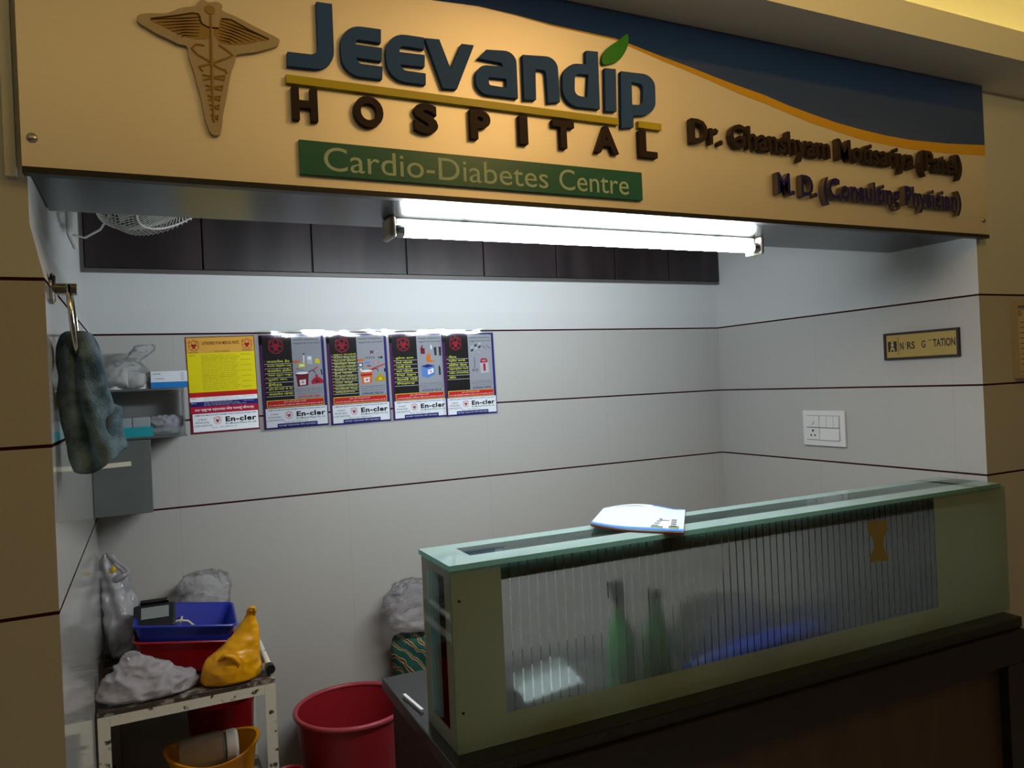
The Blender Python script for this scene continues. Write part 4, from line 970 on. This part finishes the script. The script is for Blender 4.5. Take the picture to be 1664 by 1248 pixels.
MB().tube([(TX1-.012, TY1-.01, TZ+.045), (TX1-.012, TY0+.02, TZ+.030)], .009, 10).tube([(TX1-.012, TY1-.012, TZ), (TX1-.012, TY1-.012, TZ+.045)], .007, 8).tube([(TX1-.012, TY0+.03, TZ), (TX1-.012, TY0+.03, TZ+.031)], .007, 8).build('guard_rail', RUST, tr, smooth=True)
MB().tube([(TX1-.012, TY0+.022, TZ+.030), (TX1-.012, TY0-.004, TZ+.0295)], .0135, 14).build('rail_cap', BLACK, tr, smooth=True, autos=.6)
def basket(cx, cy, z0, h, wt, dt, wb, db, rot, name, label, color, thick=.004, rim=.006, tilt=0.0):
    Rz = Matrix.Rotation(rot, 3, 'Z') @ Matrix.Rotation(tilt, 3, 'Y'); mb = MB()
    def rr(w_, d_, r, n=5):
        pts = []
        for sx, sy, a0 in ((1, 1, 0), (-1, 1, PI/2), (-1, -1, PI), (1, -1, 1.5*PI)):
            for k in range(n): a = a0+PI/2*k/(n-1); pts.append((sx*(w_/2-r)+r*math.cos(a), sy*(d_/2-r)+r*math.sin(a)))
        return pts
    loops = []
    for t_, off, dz in ((0, 0, 0), (.02, .002, 0), (.5, 0, 0), (.97, 0, 0), (.97, rim, 0), (1, rim, 0), (1.0, rim-.002, .003), (1.0, 0, .003), (.97, -thick, 0), (.05, -thick, 0)):
        w_, d_ = wb+(wt-wb)*t_+2*off, db+(dt-db)*t_+2*off
        loops.append([Vector((cx, cy, z0)) + Rz @ Vector((x, y, h*t_+dz)) for x, y in rr(w_, d_, .022)])
    n = len(loops[0]); vs = [p for L_ in loops for p in L_]
    fs = [(i*n+k, i*n+(k+1) % n, (i+1)*n+(k+1) % n, (i+1)*n+k) for i in range(len(loops)-1) for k in range(n)]
    fs += [tuple(range(n))[::-1], tuple((len(loops)-1)*n+k for k in range(n))]
    o = mb.add(vs, fs).build(name, color, smooth=True, autos=.7, origin=(cx, cy, z0)); return tag(o, label, 'basket')
BROT = math.radians(-3); TILT = math.radians(8)
basket(.083, .985, .7665, .094, .272, .262, .228, .215, BROT, 'red_tray', 'red plastic tray under the blue tray on the trolley', mat('red_plastic', '#8c0f16', .3), tilt=TILT)
basket(.083, .985, .7900, .118, .276, .268, .212, .200, BROT, 'blue_tray', 'blue plastic tray holding a black device on the trolley', mat('blue_tray_plastic', '#1a2f9c', .3), tilt=TILT)
# monitor with cable in the blue tray
t = empty('black_monitor', (.02, .97, .82), 'black handheld monitor with grey screen propped in the blue tray', 'monitor')
Rm = Matrix.Rotation(BROT, 3, 'Z') @ Matrix.Rotation(math.radians(38), 3, 'X')
pm = Vector((.010, .955, .918))
def dv(lo, hi): return MB().box(pm+Vector(lo), pm+Vector(hi), rot=Rm, piv=pm)
dv((-.058, -.045, -.016), (.058, .045, .014)).build('body', mat('device_black', '#1a1a1c', .4), t, bevel=.007, seg=3)
dv((-.036, -.012, .0142), (.040, .030, .0155)).build('screen', mat('device_screen', '#7f8684', .2), t)
dv((-.040, .046, -.014), (.040, .058, .020)).build('handle', MATS['device_black'], t, bevel=.004)
MB().tube([(.045, .93, .895), (.075, .925, .907), (.10, .93, .90), (.125, .925, .875), (.135, .94, .83)], .004, 8).tube([(-.02, .93, .868), (.03, .92, .862), (.07, .925, .875), (.085, .95, .91), (.075, .97, .90)], .0035, 8).build('cable', mat('cable_grey', '#b7b5a8', .5), t, smooth=True)
# bags
YEL = mat('yellow_bag_plastic', '#d99a08', .35, var=('#c98a06', 30, .4, .6))
t = empty('yellow_bag', (.215, .765, .751), 'tied yellow plastic bag at the front right corner of the trolley top', 'bag')
lump([(.7508, .205, .765, .070, .036), (.762, .205, .765, .079, .044), (.795, .205, .765, .078, .044), (.822, .212, .765, .070, .040), (.845, .228, .768, .055, .030), (.875, .246, .77, .036, .018), (.905, .258, .772, .022, .009), (.935, .266, .772, .010, .005), (.942, .267, .772, .003, .002)], amp=.006, freq=18, seed=5).build('body', YEL, t, smooth=True)
MB().tube([(.262, .770, .930), (.256, .762, .944), (.262, .756, .955), (.272, .757, .954), (.276, .764, .940), (.270, .770, .925)], [.004, .005, .006, .006, .005, .004], 8).build('knot_loop', YEL, t, smooth=True)
MB().tube([(.17, .735, .825), (.185, .722, .842), (.205, .720, .832), (.222, .722, .812), (.215, .722, .795)], [.004, .007, .009, .007, .004], 8).build('handle_loop', YEL, t, smooth=True)
t = lump([(.7508, -.015, .775, .10, .035), (.765, -.015, .775, .118, .048), (.795, -.012, .775, .112, .046), (.82, -.030, .778, .080, .036), (.845, -.040, .782, .045, .020), (.868, -.046, .785, .018, .008), (.875, -.048, .785, .004, .003)], amp=.015, freq=20, seed=8)
tag(t.build('clear_bag', film_mat('milky_bag_film', '#e6dfe8', .42, .10, 34), smooth=True, origin=(-.015, .775, .7508)), 'crumpled milky clear plastic bag in front of the trays on the trolley', 'bag')
t = empty('white_bag', (-.09, 1.20, .751), 'tall limp white plastic carrier bag standing in the corner behind the trays', 'bag')
lump([(.7508, -.090, 1.205, .030, .040), (.77, -.088, 1.205, .036, .046), (.82, -.086, 1.205, .042, .046), (.88, -.085, 1.208, .049, .044), (.93, -.088, 1.212, .046, .036), (.97, -.097, 1.217, .036, .026), (1.01, -.108, 1.22, .026, .018), (1.045, -.117, 1.23, .016, .010), (1.075, -.124, 1.235, .007, .005), (1.082, -.125, 1.235, .002, .002)], amp=.014, freq=13, seed=3, folds=5, fold_amp=.004).build('body', film_mat('white_bag_plastic', '#d0d2da', .15, .18, 22), t, smooth=True)
MB().tube([(-.124, 1.234, 1.072), (-.108, 1.215, 1.066), (-.088, 1.200, 1.052), (-.068, 1.190, 1.034), (-.058, 1.185, 1.022), (-.074, 1.188, 1.012), (-.098, 1.195, 1.000), (-.108, 1.205, .980)], [.004, .005, .005, .005, .007, .010, .012, .006], 10).build('handle', MATS['white_bag_plastic'], t, smooth=True)
MB().tube([(-.116, 1.205, 1.022), (-.108, 1.195, 1.028), (-.100, 1.192, 1.036), (-.106, 1.198, 1.046)], [.003, .008, .006, .002], 8).build('yellow_tie', mat('yellow_tie', '#d8b418', .4), t, smooth=True)
t = lump([(.7508, .165, 1.20, .05, .025), (.80, .165, 1.20, .065, .035), (.90, .165, 1.20, .075, .038), (.95, .165, 1.205, .075, .036), (.978, .17, 1.205, .050, .02), (.985, .17, 1.205, .006, .004)], amp=.014, freq=22, seed=15)
tag(t.build('clear_bag', PB, smooth=True, origin=(.165, 1.20, .7508)), 'puffy clear plastic bag standing behind the blue tray against the wall', 'bag')
# lower shelf
def tub(cx, cy, z0, prof, name, label, m, ex=1.0, cat_='tub', wave=0.0):
    mb = MB(); n = 48; vs = []
    for r, z in prof:
        for k in range(n):
            a = 2*PI*k/n; wv = wave*math.cos(2*a)*(z/max(p[1] for p in prof))**4
            vs.append((cx+r*ex*math.cos(a), cy+r*math.sin(a), z0+z+wv))
    fs = [(i*n+k, i*n+(k+1) % n, (i+1)*n+(k+1) % n, (i+1)*n+k) for i in range(len(prof)-1) for k in range(n)]
    fs += [tuple(range(n))[::-1], tuple((len(prof)-1)*n+k for k in range(n))]
    return tag(mb.add(vs, fs).build(name, m, smooth=True, autos=.8, origin=(cx, cy, z0)), label, cat_)
tub(.150, .855, .3125, [(.085, 0), (.09, .005), (.098, .12), (.108, .205), (.118, .222), (.119, .228), (.110, .226), (.094, .12), (.086, .012)], 'yellow_tub', 'yellow plastic tub with a lidded jar on the lower trolley shelf', mat('yellow_tub_plastic', '#d08a10', .3), ex=1.13, wave=.012)
t = empty('jar', (.15, .86, .53), 'clear plastic jar with a round white lid lying in the yellow tub', 'jar')
Rj = Matrix.Rotation(.25, 3, 'Y') @ RX
MB().lathe([(0, 0), (.040, .002), (.048, .012), (.050, .10), (.046, .125), (.038, .130)], (.055, .855, .528), 28, ax=RX).build('body', PB, t, smooth=True, autos=.8)
MB().lathe([(.040, 0), (.046, .002), (.047, .026), (.040, .034), (0, .037)], (.186, .855, .528), 28, ax=RX).build('lid', mat('white_lid', '#dfe0de', .35), t, smooth=True, autos=.6)
tub(.195, 1.10, .3125, [(.080, 0), (.085, .006), (.098, .255), (.106, .270), (.106, .276), (.096, .272), (.080, .012)], 'red_tub', 'red plastic tub behind the yellow tub on the lower trolley shelf', MATS['red_plastic'], ex=1.05)

# ------------------------------------------------------------------ floor: bucket, small tub, cloth bag
PINK = mat('bucket_red', '#8c1c26', .35)
t = empty('red_bucket', (.612, 1.030, 0), 'large red plastic bucket on the floor between trolley and counter', 'bucket')
MB().lathe([(.148, 0), (.152, .01), (.162, .15), (.178, .36), (.190, .475), (.191, .485), (.184, .484), (.172, .36), (.156, .15), (.146, .015), (0, .012)], (.612, 1.030, .001), 64).build('body', PINK, t, smooth=True, autos=.9)
MB().tube([(.612+.191*math.cos(2*PI*k/64), 1.030+.191*math.sin(2*PI*k/64), .492) for k in range(64)], .0085, 12, closed=True).build('rim', mat('bucket_rim', '#a03a44', .35), t, smooth=True)
t = empty('pink_mug', (.372, .905, 0), 'small pinkish red plastic tub with a bent handle on the floor beside the bucket', 'mug')
MB().lathe([(.036, 0), (.038, .006), (.046, .36), (.050, .372), (.050, .378), (.045, .374), (.036, .012), (0, .012)], (.372, .905, .001), 40).build('body', PINK, t, smooth=True, autos=.8)
MB().tube([(.399, .847, .372), (.414, .825, .374), (.427, .817, .36), (.431, .817, .30), (.426, .825, .22)], [.010, .011, .011, .010, .009], 10).build('handle', mat('mug_handle', '#d4596a', .35), t, smooth=True)

CL = bpy.data.materials.new('striped_cloth'); CL.use_nodes = True; nt = CL.node_tree; b = nt.nodes['Principled BSDF']
geo = nt.nodes.new('ShaderNodeNewGeometry'); mp = nt.nodes.new('ShaderNodeMapping'); mp.inputs['Rotation'].default_value = (0, .75, 0)
nt.links.new(geo.outputs['Position'], mp.inputs[0]); wv = nt.nodes.new('ShaderNodeTexWave'); wv.inputs['Scale'].default_value = 4.6; wv.inputs['Distortion'].default_value = 3.0; wv.inputs['Detail Scale'].default_value = 3.0; mp.inputs['Location'].default_value = (.02, 0, 0); wv.bands_direction = 'X'
nt.links.new(mp.outputs[0], wv.inputs['Vector']); rp = nt.nodes.new('ShaderNodeValToRGB'); rp.color_ramp.interpolation = 'CONSTANT'
for pos, col in ((0, '#0c4a40'), (.30, '#c9a06a'), (.40, '#3a1a10'), (.62, '#c2955e'), (.70, '#0f5a4c'), (.86, '#0c3a34')):
    if pos in (0,): rp.color_ramp.elements[0].color = lin(col)
    elif pos == .86: rp.color_ramp.elements[-1].position = pos; rp.color_ramp.elements[-1].color = lin(col)
    else: e_ = rp.color_ramp.elements.new(pos); e_.color = lin(col)
nt.links.new(wv.outputs[0], rp.inputs[0]); nt.links.new(rp.outputs[0], b.inputs['Base Color']); b.inputs['Roughness'].default_value = .85
t = lump([(.001, .93, 1.17, .09, .07), (.03, .93, 1.17, .115, .085), (.30, .935, 1.17, .12, .088), (.52, .935, 1.175, .125, .086), (.60, .930, 1.18, .118, .080), (.640, .925, 1.185, .095, .065), (.655, .925, 1.185, .05, .03)], amp=.012, freq=10, seed=6, folds=3, fold_amp=.004)
tag(t.build('cloth_bag', CL, smooth=True, origin=(.93, 1.17, 0)), 'green and brown striped cloth bag standing behind the counter by the back wall', 'bag')
t = lump([(.657, .925, 1.185, .05, .03), (.675, .92, 1.185, .105, .065), (.72, .915, 1.185, .120, .072), (.77, .90, 1.19, .112, .065), (.805, .90, 1.195, .095, .055), (.835, .90, 1.20, .06, .03), (.845, .90, 1.20, .008, .006)], amp=.020, freq=20, seed=21)
tag(t.build('clear_bag', film_mat('shiny_bag_film', '#dcd8e4', .70, .07, 36), smooth=True, origin=(.91, 1.185, .657)), 'shiny clear plastic bag on top of the striped cloth bag', 'bag')
